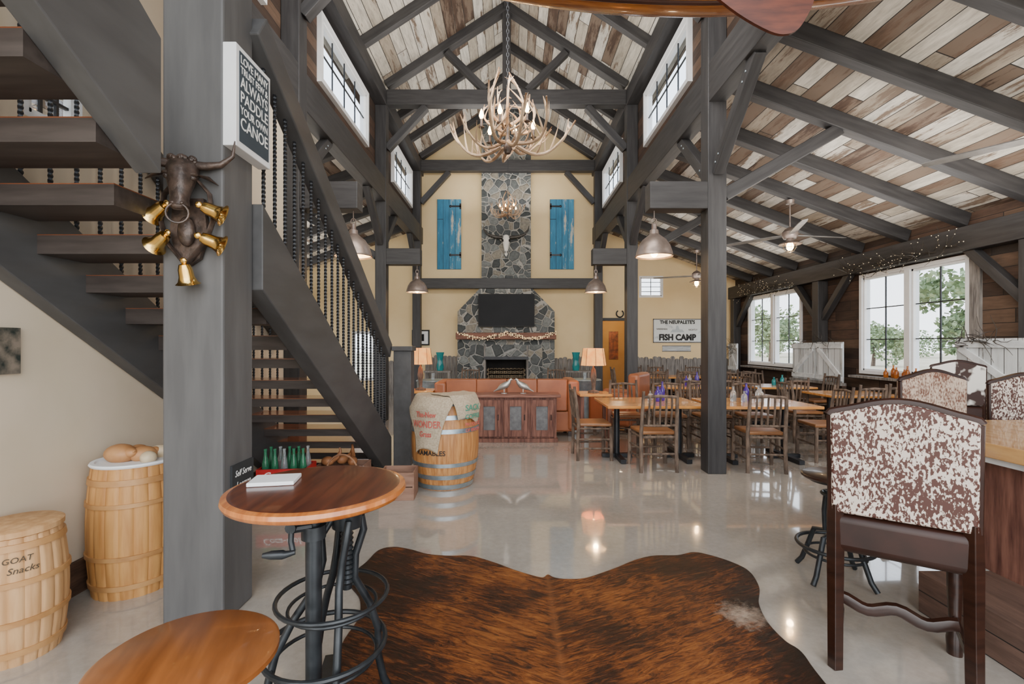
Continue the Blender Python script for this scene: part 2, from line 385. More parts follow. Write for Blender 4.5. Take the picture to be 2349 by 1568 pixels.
def holewall(name, axis, p0, p1, a0, a1, z0, z1, holes, mat, label):
    xs = sorted(set([a0, a1] + [h[0] for h in holes] + [h[1] for h in holes])); zs = sorted(set([z0, z1] + [h[2] for h in holes] + [h[3] for h in holes]))
    mb = MB()
    for i in range(len(xs) - 1):
        for j in range(len(zs) - 1):
            cx_, cz_ = (xs[i] + xs[i + 1]) / 2, (zs[j] + zs[j + 1]) / 2
            if any(h[0] < cx_ < h[1] and h[2] < cz_ < h[3] for h in holes): continue
            if axis == 'X': mb.box(p0, p1, xs[i], xs[i + 1], zs[j], zs[j + 1])
            else: mb.box(xs[i], xs[i + 1], p0, p1, zs[j], zs[j + 1])
    return obj(name, mb, mat, label, kind='structure', smooth=False)
wn = [0]
def window(axis, pos, a0, a1, z0, z1, cols, rows, sash=1, label='white framed window with dark muntins', fw=.05, dep=.09, mun=None):
    wn[0] += 1
    t = thing('window_%d' % wn[0], label, None, kind='structure')
    fr = MB(); mu = MB(); gl = MB()
    def bx(mb, a, b, c, d, w):
        if axis == 'X': mb.box(pos - w / 2, pos + w / 2, a, b, c, d)
        else: mb.box(a, b, pos - w / 2, pos + w / 2, c, d)
    bx(fr, a0, a1, z0, z0 + fw, dep); bx(fr, a0, a1, z1 - fw, z1, dep)
    sw = (a1 - a0) / sash
    for s in range(sash + 1):
        c = a0 + sw * s; w = fw if s in (0, sash) else fw * .9
        lo = c if s == 0 else (c - fw if s == sash else c - w)
        hi = c + fw if s == 0 else (c if s == sash else c + w)
        bx(fr, lo, hi, z0 + fw, z1 - fw, dep)
    for s in range(sash):
        b0 = a0 + sw * s + fw; b1 = a0 + sw * (s + 1) - fw
        bx(fr, b0, b0 + .03, z0 + fw, z1 - fw, dep * .6); bx(fr, b1 - .03, b1, z0 + fw, z1 - fw, dep * .6)
        bx(fr, b0, b1, z0 + fw, z0 + fw + .03, dep * .6); bx(fr, b0, b1, z1 - fw - .03, z1 - fw, dep * .6)
        for i in range(1, cols):
            c = b0 + (b1 - b0) * i / cols; bx(mu, c - .008, c + .008, z0 + fw, z1 - fw, .02)
        for j in range(1, rows):
            c = z0 + fw + (z1 - z0 - 2 * fw) * j / rows; bx(mu, b0, b1, c - .008, c + .008, .021)
        bx(gl, b0, b1, z0 + fw, z1 - fw, .006)
    part(t, 'window_frame', fr, WHITE, smooth=False)
    part(t, 'muntins', mu, mun or BLACK, smooth=False)
    part(t, 'window_glass', gl, PANE, smooth=False)
    return t

def zb(x): return 3.15 + .37 * (6.4 - x)
YB = 13.65
holes = [(2.2, 4.5, 1.0, 2.78), (6.65, 8.75, 1.0, 2.78), (10.5, 12.85, 1.0, 2.78)]  # first opening is an out-of-view window added to let in light
holewall('wall_right', 'X', 6.4, 6.52, .5, YB + .1, 0, 3.6, holes, DARKP, 'dark reclaimed barn board wall')
for h in holes: window('X', 6.44, h[0], h[1], h[2], h[3], 2, 3, 2, fw=.06, dep=.16)
xl = mx(6.4)
holes = [(6.6, 8.8, 1.0, 2.78), (10.4, 12.6, 1.0, 2.78)]
holewall('wall_left', 'X', xl - .12, xl, 5.6, YB + .1, 0, 3.6, holes, CREAM, 'cream plaster aisle wall')
for h in holes: window('X', xl - .05, h[0], h[1], h[2], h[3], 2, 3, 2, fw=.06, dep=.16)
holewall('wall_stair', 'X', -2.74, -2.66, -1, 5.62, 0, 4.36, [(2.62, 2.98, 2.78, 3.12)], BEIGE, 'beige plaster wall beside the stair')
window('X', -2.70, 2.62, 2.98, 2.78, 3.12, 3, 2, fw=.03, dep=.08)
obj('baseboard_stair', MB().box(-2.66, -2.635, -1, 5.5, 0, .2), pm('rough_brown_baseboard', (.045, .022, .012), (.12, .062, .035), 5, .7, (8, 1, 8), bump=.4), 'rough brown wooden baseboard', kind='structure')
for sd, X0, X1 in (('left', -2.78, -2.705), ('right', 2.545, 2.62)):
    hs = [(3.0, 5.2, 5.2, 6.2), (6.7, 8.95, 5.2, 6.2), (10.85, 12.95, 5.2, 6.2)]
    holewall('wall_clerestory_' + sd, 'X', X0, X1, -1, YB, 4.5, 6.45, hs, DARKP, 'dark plank clerestory wall')
    for h in hs: window('X', (X0 + X1) / 2 + (.03 if X0 < 0 else -.03), h[0], h[1], h[2], h[3], 4, 2, 1, fw=.07, dep=.15, label='long white framed clerestory window')
pts = [(-2.72, 0), (2.56, 0), (2.56, 6.6), (-.08, 8.42), (-2.72, 6.6)]
obj('wall_back', MB().prism(pts, YB, YB + .12), CREAM, 'cream plaster gable wall', kind='structure', smooth=False)
holewall('wall_back_right', 'Y', YB, YB + .12, 2.56, 6.52, 0, 5, [(2.62, 3.27, 0, 2.2), (3.66, 4.34, 2.86, 3.47)], CREAM, 'cream plaster aisle end wall')
window('Y', YB + .03, 3.66, 4.34, 2.86, 3.47, 2, 4, fw=.04, dep=.1)
holewall('wall_back_left', 'Y', YB, YB + .12, xl - .12, -2.72, 0, 5, [(-4.5, -3.85, .5, 1.9)], CREAM, 'cream plaster aisle end wall')
window('Y', YB + .03, -4.5, -3.85, .5, 1.9, 2, 3, fw=.05, dep=.1)
mb = MB(); mb.box(2.2, 4.4, 15.6, 15.7, 0, 2.8); mb.box(2.1, 2.2, YB + .12, 15.7, 0, 2.8); mb.box(4.4, 4.5, YB + .12, 15.7, 0, 2.8); mb.box(2.1, 4.5, YB + .12, 15.7, 2.8, 2.9)
obj('wall_passage', mb, DOORR, 'warm ochre passage walls', kind='structure', smooth=False)
mb = MB(); mb.box(2.54, 2.62, YB - .03, YB + .12, 0, 2.28); mb.box(3.27, 3.35, YB - .03, YB + .12, 0, 2.28); mb.box(2.54, 3.35, YB - .03, YB + .12, 2.2, 2.28)
obj('trim_1', mb, TIM, 'dark timber door casing', kind='structure', smooth=False)
def slab(name, pts, label): return obj(name, MB().prism(pts, -1, YB + .3), ROOF, label, kind='structure', smooth=False)
slab('ceiling', [(2.62, zb(2.62) + .2), (6.9, zb(6.9) + .2), (6.9, zb(6.9) + .26), (2.62, zb(2.62) + .26)], 'whitewashed reclaimed board aisle ceiling')
slab('ceiling', [(mx(2.62), zb(2.62) + .2), (mx(6.9), zb(6.9) + .2), (mx(6.9), zb(6.9) + .26), (mx(2.62), zb(2.62) + .26)], 'whitewashed reclaimed board aisle ceiling')
def zn(x): return 6.62 + .66 * (2.4 - abs(x - CX))
slab('ceiling', [(CX, zn(CX) + .19), (CX + 3.0, zn(CX + 3.0) + .19), (CX + 3.0, zn(CX + 3.0) + .25), (CX, zn(CX) + .25)], 'whitewashed peeling board nave ceiling')
slab('ceiling', [(CX, zn(CX) + .19), (CX - 3.0, zn(CX - 3.0) + .19), (CX - 3.0, zn(CX - 3.0) + .25), (CX, zn(CX) + .25)], 'whitewashed peeling board nave ceiling')

# ------------------------------------------------------------------ timber frame
def timber(name, p0, p1, w, h, label, group, cat='beam', mat=None, bevel=.008, up=(0, 0, 1)):
    p0 = Vector(p0); p1 = Vector(p1); x = (p1 - p0); Ln = x.length; x.normalize(); u = Vector(up)
    if abs(x.dot(u)) > .98: u = Vector((0, 1, 0))
    y = u.cross(x).normalized(); z = x.cross(y)
    o = obj(name, MB().box(0, Ln, -w / 2, w / 2, -h / 2, h / 2), mat or TIM, label, cat, group, bevel=bevel, smooth=False)
    M = Matrix((x, y, z)).transposed().to_4x4(); M.translation = p0; o.matrix_world = M
    return o
YF = [5.74, 9.66, 13.30]; XRp = 2.43; XLp = -2.59
for y in YF:
    for x in (XLp, XRp):
        timber('timber_post', (x, y, 0), (x, y, 6.3), .22, .22, 'square charcoal timber post of the nave', 'nave posts', 'post')
for x in (XLp, XRp):
    timber('girt_beam', (x, -1, 4.6), (x, YB, 4.6), .2, .46, 'long charcoal girt beam under the clerestory', 'girt beams')
    timber('eave_beam', (x, -1, 6.45), (x, YB, 6.45), .24, .3, 'long charcoal eave beam', 'eave beams')
for y in YF:
    timber('tie_beam', (XLp + .12, y, 6.46), (XRp - .12, y, 6.46), .2, .3, 'charcoal timber tie beam across the nave', 'tie beams')
    for s in (-1, 1):
        xa = CX + s * 2.42; xe = CX + s * .02
        timber('truss_chord', (xa, y, 6.62 + .12), (xe, y, zn(CX) + .1), .2, .2, 'sloping charcoal truss chord', 'truss chords')
        if y < 13:
            timber('truss_strut', (CX + s * .42, y, 6.62), (CX + s * 1.2, y, zn(CX + 1.2) - .02), .14, .14, 'diagonal charcoal truss strut', 'truss struts')
        px = CX + s * 2.4
        timber('knee_brace', (px, y, 5.45), (CX + s * 1.62, y, 6.3), .14, .14, 'diagonal charcoal knee brace', 'nave knee braces', 'brace')
        if y < 13:
            timber('knee_brace', (CX + s * 2.62, y, 3.3), (CX + s * 4.0, y, zb(3.92) + .02), .13, .15, 'diagonal charcoal knee brace under aisle rafter', 'aisle knee braces', 'brace')
        for dy in (-1.05, 1.05):
            if y > 13 and dy > 0: continue
            if s < 0 and y < 6 and dy < 0: continue
            kb = timber('knee_brace', (CX + s * 2.51, y + dy * .1, 3.55), (CX + s * 2.51, y + dy, 4.4), .12, .14, 'diagonal charcoal knee brace to the girt', 'girt knee braces', 'brace')
            if y < 6:
                for q in (.12, .22, .98, 1.08):
                    part(kb, 'bolt', MB().ell((q, .062, 0), (.014, .008, .014), 8, 5), ZINC)
                    part(kb, 'bolt', MB().ell((q, -.062, 0), (.014, .008, .014), 8, 5), ZINC)
        if y < 13:
            xin = CX + s * 2.4; xo = CX + s * 1.72
            timber('bracket_beam', (xin, y, 3.28), (xo, y, 3.28), .22, .32, 'short charcoal bracket beam with a hanging lamp', 'bracket beams')
    if y < 13: timber('king_post', (CX, y, 6.61), (CX, y, zn(CX) - .0), .16, .16, 'charcoal timber king post of the truss', 'king posts', 'post')
timber('cross_beam', (XLp + .12, 13.30, 3.21), (XRp - .12, 13.30, 3.21), .2, .28, 'charcoal cross beam above the fireplace', 'cross beams')
timber('ridge_beam', (CX, -1, zn(CX) + .1), (CX, YB, zn(CX) + .1), .1, .17, 'charcoal ridge beam', 'ridge beams')
for y in (4.2, 6.9, 8.2, 10.85, 12.05):
    for s in (-1, 1):
        timber('nave_rafter', (CX + s * 2.5, y, zn(CX + 2.5) + .09), (CX + s * .06, y, zn(CX + .06) + .09), .12, .17, 'sloping charcoal nave rafter', 'nave rafters', 'rafter')
for k in range(12):
    y = 1.72 + k
    timber('aisle_rafter', (2.62, y, zb(2.62) + .1), (6.38, y, zb(6.38) + .1), .13, .185, 'sloping charcoal aisle rafter', 'aisle rafters', 'rafter')
    if y > 5.5: timber('aisle_rafter', (mx(2.62), y, zb(2.62) + .1), (mx(6.38), y, zb(6.38) + .1), .13, .185, 'sloping charcoal aisle rafter', 'aisle rafters', 'rafter')
timber('wall_plate', (6.29, -1, 2.97), (6.29, YB, 2.97), .2, .33, 'charcoal wall plate beam above the windows', 'wall plates')
timber('wall_plate', (mx(6.29), 5.6, 2.97), (mx(6.29), YB, 2.97), .2, .33, 'charcoal wall plate beam above the windows', 'wall plates')
for y in (5.75, 9.75, 13.4):
    timber('wall_post', (6.29, y, 0), (6.29, y, 2.8), .2, .2, 'charcoal timber wall post', 'wall posts', 'post')
    for dy in (-.85, .85):
        if y > 13 and dy > 0: continue
        timber('knee_brace', (6.31, y + dy * .1, 2.05), (6.31, y + dy, 2.85), .12, .12, 'diagonal charcoal knee brace on the window wall', 'wall knee braces', 'brace')
timber('stair_post', (-1.72, 2.745, 0), (-1.72, 2.745, 5.2), .33, .30, 'massive grey-stained square timber post', 'stair posts', 'post', TIM2, .012)

# ------------------------------------------------------------------ staircase
st = thing('staircase', 'open-riser grey timber staircase with twisted iron balusters', 'staircase', (-2, 6, 0))
def SP(mb): return mb.xf(Matrix.Translation((2, -6, 0)))
def zl(d): return .64 * (5.8 - d)
d1 = 1.05; dp = 2.905
mb = MB().prism([(6.05, 0), (5.8, 0), (dp, zl(dp)), (dp, zl(dp) + .52), (6.05, zl(6.05) + .52)], -1.62, -1.50, axis='X')
part(st, 'stringer', SP(mb), STR, bevel=.006, smooth=False)
dq = 2.2
mb = MB().prism([(dq, zl(dq)), (d1, zl(d1)), (d1, zl(d1) + .62), (dq, zl(dq) + .62)], -1.72, -1.60, axis='X')
part(st, 'stringer', SP(mb), STR, bevel=.006, smooth=False)
mb = MB().prism([(5.5, 0), (5.38, 0), (d1, zl(d1) - .26), (d1, zl(d1) + .3), (5.5, zl(5.5) + .3)], -2.655, -2.55, axis='X')
part(st, 'stringer', SP(mb), STR, bevel=.006, smooth=False)
for k in range(0, 16):
    yn = 5.85 - .297 * k; z0 = .19 * k - (.014 * (k - 7) if k > 7 else 0); tb = .0 if k < 8 else .03
    xr = -1.62 if yn > 2.9 else (-1.89 if yn > 2.2 else -1.72)
    mb = MB().box(-2.55, xr, yn, yn + .30, z0 + .005 - tb, z0 + .075, 1); mb.box(-2.55, xr, yn, yn + .30, z0 + .075, z0 + .08, 0)
    part(st, 'tread', SP(mb), [TREADW, TREADB], smooth=False)
mb = MB().bar((-1.56, 6.05, zl(6.05) + .52 + 1.08), (-1.56, dp, zl(dp) + .52 + 1.08), .12, .19)
part(st, 'handrail', SP(mb), STR, bevel=.01, smooth=False)
mb = MB().bar((-2.6, 5.45, zl(5.45) + .3 + 1.08), (-2.6, d1, zl(d1) + .3 + 1.08), .1, .14)
part(st, 'handrail', SP(mb), STR, bevel=.01, smooth=False)
bm_ = MB(); nr = 90
for i in range(nr + 1):
    a0 = i * .62; z = 1.02 * i / nr
    for k in range(4):
        a = a0 + k * pi / 2; bm_.v.append((.013 * cos(a), .013 * sin(a), z))
for i in range(nr):
    for k in range(4):
        bm_.face([i * 4 + k, i * 4 + (k + 1) % 4, i * 4 + 4 + (k + 1) % 4, i * 4 + 4 + k])
BAL = bm_.mesh('baluster', BLACK, True)
for i in range(21):
    d = 5.93 - .145 * i
    if d < 2.98: continue
    obj('baluster', BAL, None, parent=st, loc=(-1.56 + 2, d - 6, zl(d) + .5))
for i in range(23):
    d = 5.35 - .165 * i
    obj('baluster', BAL, None, parent=st, loc=(-2.6 + 2, d - 6, zl(d) + .28))
mb = MB().box(-1.47, -1.25, 6.02, 6.24, 0, 1.44); mb.box(-1.49, -1.23, 6.0, 6.26, 1.44, 1.50)
part(st, 'newel_post', SP(mb), STR, bevel=.008, smooth=False)

# ------------------------------------------------------------------ stair post decorations
t = thing('wall_sign', 'white framed canvas sign with dark lettered panel on the timber post', 'sign', (-1.57 + .01, 2.78, 2.88))
part(t, 'sign_frame', MB().box(.002, .075, -.185, .185, -.28, .28), WHITE, bevel=.004, smooth=False)
part(t, 'sign_panel', MB().box(.075, .078, -.155, .16, -.245, .25), pm('slate_blue_panel', (.030, .045, .06), None, 8, .7), smooth=False)
rows = [('LOVE MANY', .062), ('TRUST FEW &', .056), ('ALWAYS', .088), ('PADDLE', .088), ('YOUR OWN', .062), ('CANOE', .095)]
zz = .235
for tx, sz in rows:
    me = textmesh(tx, 1, 0); w = max(v.co.x for v in me.vertices) - min(v.co.x for v in me.vertices); bpy.data.meshes.remove(me)
    h = sz * .86; sx = .29 / (w * sz * 1.0)
    lettering(t, tx, sz * 1.0, WHTP, lambda x, y, z, zc=zz - h / 2: (.0785 + z, x, zc + y), .0008, .0006, sx=sx)
    zz -= h + .006
t = thing('chalkboard_sign', 'small black chalkboard with white handwriting on the post', 'sign', (-1.555, 2.77, .76))
part(t, 'board', MB().box(.0, .012, -.11, .11, -.085, .085), CHALK, smooth=False)
lettering(t, 'Self Serve', .05, WHTP, lambda x, y, z: (.0125 + z, x, y + .03), .0004, shear=.3, sx=.85)
lettering(t, '1 person', .05, WHTP, lambda x, y, z: (.0125 + z, x, y - .035), .0004, shear=.3, sx=.85)
# bull head with bells
t = thing('bull_head_bell_hanger', 'bronze longhorn bull head with a leather strap of brass bells', 'wall ornament', (-1.72, 2.59, 2.32))
HR = Matrix.Translation((-.03, 0, 0)) @ Matrix.Rotation(radians(20), 4, 'Z')
mb = MB().tube([(0, -.015, .125), (0, -.06, .12), (0, -.095, .075), (0, -.11, .01), (0, -.12, -.045), (0, -.125, -.085), (0, -.12, -.105)], [.05, .078, .072, .054, .043, .047, .026], 16)
mb.ell((0, -.125, .06), (.042, .03, .05)); mb.ell((0, -.15, -.085), (.033, .018, .022))
for s in (-1, 1):
    mb.ell((s * .058, -.125, .065), (.017, .015, .014), 8, 6); mb.ell((s * .052, -.12, .085), (.03, .02, .012), 8, 6)
    mb.tube([(s * .07, -.06, .10), (s * .12, -.075, .085), (s * .165, -.07, .055)], [.016, .027, .005], 8, flat=.4)
    mb.ell((s * .02, -.167, -.078), (.009, .006, .008), 8, 6)
for i in range(26):
    a = i * 2.4; mb.ell((.055 * cos(a), -.07 - .03 * abs(sin(a)), .155 + .022 * sin(a * 1.7)), (.018, .020, .018), 8, 6)
part(t, 'bull_head', mb.xf(HR), BRONZE)
for s in (-1, 1):
    pts = [(s * .05, -.06, .15), (s * .11, -.07, .15), (s * .18, -.08, .165), (s * .235, -.085, .215), (s * .245, -.085, .30)]
    part(t, 'horn', MB().tube(pts, [.026, .023, .017, .011, .003], 10).xf(HR), BRONZE)
mb = MB().tube([(.05 * cos(a), -.16, -.13 + .05 * sin(a)) for a in [i * pi / 9 for i in range(18)]], .0055, 6, closed=True)
part(t, 'nose_ring', mb.xf(HR), BRONZE)
mb = MB()
mb.prism([(-.08, -.02), (.08, -.02), (.10, -.2), (.06, -.34), (0, -.38), (-.06, -.34), (-.1, -.2)], -.03, -.004)
for s in (-1, 1): mb.tube([(s * .05, -.04, .08), (s * .12, -.04, -.0), (s * .14, -.04, -.14), (s * .1, -.045, -.26), (.0, -.05, -.38)], .022, 8, flat=.35)
mb.ell((0, -.045, -.20), (.045, .03, .08))
part(t, 'harness', mb, BRONZE)
belm = MB(); belm.open = True
belm.lathe([(.004, .085), (.02, .08), (.026, .06), (.028, .03), (.036, .008), (.046, 0), (.044, .001), (.033, .012), (.024, .035), (.02, .07)], 20)
belm.ell((0, 0, .095), (.014, .008, .014)); belm.ell((0, 0, .012), (.009, .009, .012), 8, 6)
BELL = belm.mesh('bell', BRASS)
for x, z, ang in ((-.17, -.12, 62), (-.16, -.28, 58), (.02, -.48, 0), (.20, -.28, -66), (.205, -.12, -66)):
    o = bpy.data.objects.new('bell', BELL); link(o); o.parent = t
    o.location = (x, -.06, z); o.rotation_euler = (radians(18), radians(ang), 0)
    o.scale = (1.28, 1.28, 1.28)

t = thing('wall_photo', 'small unframed photo print hanging on the plaster wall', 'picture', (-2.655, 2.5, 1.49))
part(t, 'photo', MB().box(0, .02, -.09, .08, -.125, .12), pm('dark_photo_print', (.02, .028, .024), (.22, .18, .14), 14, .4), smooth=False)

# ------------------------------------------------------------------ barrels
def barrel(name, loc, h, rt, rm, mats, label, hoops, hoopmat, lid=True):
    t = thing(name, label, 'barrel', loc)
    n = 14; prof = []
    for i in range(n + 1):
        f = i / n; prof.append((rt + (rm - rt) * (1 - (2 * f - 1) ** 2), h * f))
    seg = 120; mb = MB()
    for r, z in prof:
        for k in range(seg):
            rr = r - (.006 if k % 6 == 0 else 0); a = 2 * pi * k / seg; mb.v.append((rr * cos(a), rr * sin(a), z))
    for i in range(n):
        for k in range(seg):
            l = (k + 1) % seg; mb.face([i * seg + k, i * seg + l, (i + 1) * seg + l, (i + 1) * seg + k])
    mb.face(list(range(seg))[::-1]); part(t, 'barrel_body', mb, mats)
    for zc, w in hoops:
        f = zc / h; r = rt + (rm - rt) * (1 - (2 * f - 1) ** 2) + .002
        o = MB(); o.open = True; f2 = (zc + w) / h; r2 = rt + (rm - rt) * (1 - (2 * f2 - 1) ** 2) + .002
        o.lathe([(r - .004, zc), (r + .006, zc), (r2 + .006, zc + w), (r2 - .004, zc + w)], 48)
        part(t, 'hoop', o, hoopmat)
    if lid: part(t, 'lid', MB().lathe([(.001, h - .02), (rt - .004, h - .02), (rt + .012, h - .01), (rt + .012, h + .015), (rt, h + .022), (.001, h + .022)], 48), mats)
    return t
def wrap(rad, z0, a0): return lambda x, y, z: ((rad + z) * cos(a0 + x / rad), (rad + z) * sin(a0 + x / rad), z0 + y)
INK = pm('faded_marker_ink', (.05, .035, .02), None, 5, .7)
t = barrel('wooden_keg', (-2.45, 2.38, 0), .62, .165, .195, KEG2, 'small blond wooden keg with lid and handwritten label', [(.05, .03), (.2, .025), (.385, .025), (.55, .03)], HOOPW)
lettering(t, 'GOAT', .038, INK, wrap(.188, .508, radians(-44)), .0006, shear=.15)
lettering(t, 'Snacks', .042, INK, wrap(.192, .460, radians(-38)), .0006, shear=.25)
t = barrel('wooden_keg', (-2.385, 3.05, 0), .79, .215, .243, KEG, 'tall pale wooden keg with white rim holding gourds', [(.06, .03), (.24, .025), (.55, .025), (.68, .035)], HOOPW, lid=False)
part(t, 'rim', MB().lathe([(.20, .78), (.222, .78), (.228, .79), (.222, .80), (.20, .80), (.195, .79)], 48), WHITE)
part(t, 'lid', MB().lathe([(.001, .76), (.2, .76), (.2, .775), (.001, .775)], 40), KEG)
for i, (x, y, sx, sy, sz, m) in enumerate(((-.07, -.03, .105, .08, .06, GOURD), (.05, .0, .075, .06, .05, GOURD), (.12, -.05, .05, .045, .04, GOURD2), (.09, .09, .07, .05, .045, GOURD2), (-.06, .1, .06, .06, .045, GOURD))):
    z = .775 + sz
    mb = MB().ell((0, 0, 0), (sx, sy, sz), 18, 10); mb.ell((sx * .8, sy * .1, .012), (sx * .45, sy * .45, sz * .5), 12, 8); mb.tube([(sx * 1.1, 0, .012), (sx * 1.3, .005, .03)], [.008, .004], 6)
    obj('gourd', mb, m, 'dried brown gourd lying on the keg' if m is GOURD else 'dried pale gourd lying on the keg', 'gourd', 'gourds on the keg', loc=(-2.385 + x, 3.05 + y, z), rot=i * 1.3 - .4)

t = barrel('oak_barrel', (-.716, 5.28, 0), .94, .29, .365, OAK, 'oak barrel with galvanised hoops draped with burlap sacks', [(.01, .05), (.12, .045), (.25, .04), (.60, .045), (.74, .045), (.88, .05)], ZINC)
lettering(t, 'RAMABLES', .07, BLKP, wrap(.368, .40, radians(-108)), .001, .001)
def cloth(parent, name, cx_, cy_, hx, hy, rot, rt, ztop, mat, label):
    n = 44; mb = MB()
    for j in range(n + 1):
        for i in range(n + 1):
            u = (2 * i / n - 1) * hx; v = (2 * j / n - 1) * hy
            x = u * cos(rot) - v * sin(rot) + cx_; y = u * sin(rot) + v * cos(rot) + cy_
            r = hypot(x, y); a = atan2(y, x)
            if r < rt: z = ztop + .004 * sin(x * 30 + y * 9) * cos(y * 27); R_ = r
            else:
                over = r - rt; k = min(1, over / .06)
                R_ = rt + .082 * min(1, over / .14) + .010 * k * sin(a * 7 + over * 6) * min(1, over * 4); z = ztop - max(0, over - .03) + .012 * sin(a * 5) * k
            mb.v.append((R_ * cos(a), R_ * sin(a), z))
    for j in range(n):
        for i in range(n):
            b = j * (n + 1) + i; mb.face([b, b + 1, b + n + 2, b + n + 1])
    o = part(parent, name, mb, mat, label); s = o.modifiers.new('solid', 'SOLIDIFY'); s.thickness = .005; s.offset = 1
    return o
t2 = thing('burlap_sack', 'natural burlap sack with red print draped over the oak barrel', 'sack', (-.716, 5.28, 0))
cloth(t2, 'sack_cloth', -.17, -.34, .30, .48, radians(-22), .305, .972, BURLAP, None)
for tx, z0, sz in (('The-New', .80, .08), ('WONDER', .70, .1), ('Grass', .60, .08)):
    lettering(t2, tx, sz, REDP, wrap(.405, z0, radians(-113)), .001, .0015, sx=.76)
t2 = thing('burlap_sack', 'burlap sack with green and red print draped over the oak barrel', 'sack', (-.716, 5.28, 0))
cloth(t2, 'sack_cloth', .22, -.14, .22, .32, radians(42), .305, .985, BURLAP, None)
for tx, z0, sz, m in (('SACK', .86, .09, GRNP), ('COFFEE', .77, .065, GRNP), ('PRODUCE', .69, .05, REDP), ('OF BRAZIL', .63, .045, REDP)):
    lettering(t2, tx, sz, m, wrap(.405, z0, radians(-36)), .001, .001)

# ------------------------------------------------------------------ crates, bottles under the stair
def crate(loc, w, d, h, mat, label, rot=0):
    t = thing('wooden_crate', label, 'crate', loc, rot)
    mb = MB(); th = .015
    mb.box(-w / 2, w / 2, -d / 2, d / 2, 0, th)
    for s in (-1, 1):
        mb.box(min(s * w / 2, s * (w / 2 - th)), max(s * w / 2, s * (w / 2 - th)), -d / 2, d / 2, th, h)
        for z0, z1 in ((th, h * .46), (h * .5, h)):
            mb.box(-w / 2 + th, w / 2 - th, min(s * d / 2, s * (d / 2 - th)), max(s * d / 2, s * (d / 2 - th)), z0, z1)
    part(t, 'crate_body', mb, mat, smooth=False, bevel=.002); return t
crate((-2.15, 4.62, 0), .5, .36, .235, CRATEW, 'pine crate under the stair', .1)
cr = crate((-2.15, 4.62, .236), .45, .32, .125, CRATER, 'red soda crate with white script full of bottles', .1)
part(cr, 'script_plate', MB().box(-.2, .2, -.168, -.162, .005, .12), CRATER)
lettering(cr, 'Coca-Cola', .085, WHTP, lambda x, y, z: (x + .02, -.17 - z, y + .068), .001, .001, shear=.4)
bp = [(.001, 0), (.027, 0), (.03, .01), (.03, .09), (.026, .12), (.013, .17), (.011, .2), (.014, .205), (.014, .215), (.001, .216)]
BG = MB().lathe(bp, 14).mesh('bottle', GLASSG); BC = MB().lathe(bp, 14).mesh('bottle', GLASSC)
for i in range(5):
    for j in range(2):
        gmat = (i + j) % 3 != 2
        o = obj('bottle', BG if gmat else BC, None, 'green glass soda bottle in the red crate' if gmat else 'clear glass soda bottle in the red crate', 'bottle', 'bottles in the red crate', loc=(-2.32 + i * .085, 4.54 + j * .11 + i * .01, .253))
        o.scale = (1.05, 1.05, 1.3)
crate((-1.78, 5.1, 0), .5, .34, .26, BOXW, 'weathered crate holding gourds under the stair')
for i in range(3):
    mb = MB().ell((0, 0, 0), (.07, .05, .05), 16, 8); mb.tube([(.05, 0, .01), (.1, 0, .04), (.13, .01, .1), (.12, .01, .14)], [.03, .022, .016, .01], 8)
    obj('gourd', mb, GOURD3, 'dried reddish swan neck gourd in a crate', 'gourd', 'gourds under the stair', loc=(-1.93 + i * .13, 5.07 + (i % 2) * .08, .29), rot=i * .9)
t = thing('wicker_basket', 'dark wicker basket with a hoop handle', 'basket', (-1.66, 4.72, 0))
mb = MB(); mb.open = True; mb.lathe([(.1, .0), (.14, .06), (.16, .16), (.165, .24), (.155, .24), (.15, .16), (.09, .01)], 28); part(t, 'basket_body', mb, CRATEW)
part(t, 'basket_handle', MB().tube([(.16 * cos(a), 0, .24 + .2 * sin(a)) for a in [i * pi / 12 for i in range(13)]], .009, 6), CRATEW)
crate((-1.12, 4.82, 0), .34, .3, .27, BOXW, 'reddish wooden box beside the newel post', .05)

# ------------------------------------------------------------------ crank table and stools
def ring(mb, r, z, rr=.009, seg=36, m=0, c=(0, 0)): mb.tube([(c[0] + r * cos(2 * pi * i / seg), c[1] + r * sin(2 * pi * i / seg), z) for i in range(seg)], rr, 8, m, closed=True)
t = thing('crank_pub_table', 'round red-brown wooden pub table on black crank iron base', 'table', (-.785, 1.96, 0))
part(t, 'table_top', MB().lathe([(.001, .905), (.332, .905), (.344, .912), (.350, .925), (.346, .94), (.325, .9455), (.31, .946), (.001, .946)], 72, mf=lambda i: 0 if i >= 5 else 1), [RTAB, RIMW])
mb = MB().lathe([(.001, .888), (.20, .888), (.205, .904), (.001, .904)], 36); ring(mb, .17, .875, .01); part(t, 'mounting_plate', mb, IRON)
mb = MB().lathe([(.03, .06), (.03, .78), (.045, .78), (.045, .83), (.024, .83), (.024, .888)], 20, (.03, -.12, 0)); part(t, 'column', mb, IRON)
mb = MB(); mb.lathe([(.02, .5), (.02, .888)], 14, (.1, .05, 0))
for i in range(16): mb.lathe([(.02, .52 + i * .02), (.027, .53 + i * .02), (.02, .54 + i * .02)], 14, (.1, .05, 0))
mb.lathe([(.06, .76), (.065, .83), (.03, .87)], 18, (.1, .05, 0)); part(t, 'screw', mb, IRON)
for k in range(4):
    a = k * pi / 2 + .5; c_, s_ = cos(a), sin(a)
    pts = [(.06, .80), (.085, .74), (.065, .64), (.075, .54), (.15, .42), (.20, .30), (.215, .18), (.25, .08), (.29, .02)]
    part(t, 'leg', MB().tube([(.1 * (1 - i / 8) + r * c_, .04 * (1 - i / 8) + r * s_, z) for i, (r, z) in enumerate(pts)], .016, 10), IRON)
mb = MB(); ring(mb, .215, .50, .009, c=(.06, 0)); ring(mb, .17, .46, .007, c=(.06, 0)); part(t, 'foot_ring', mb, IRON)
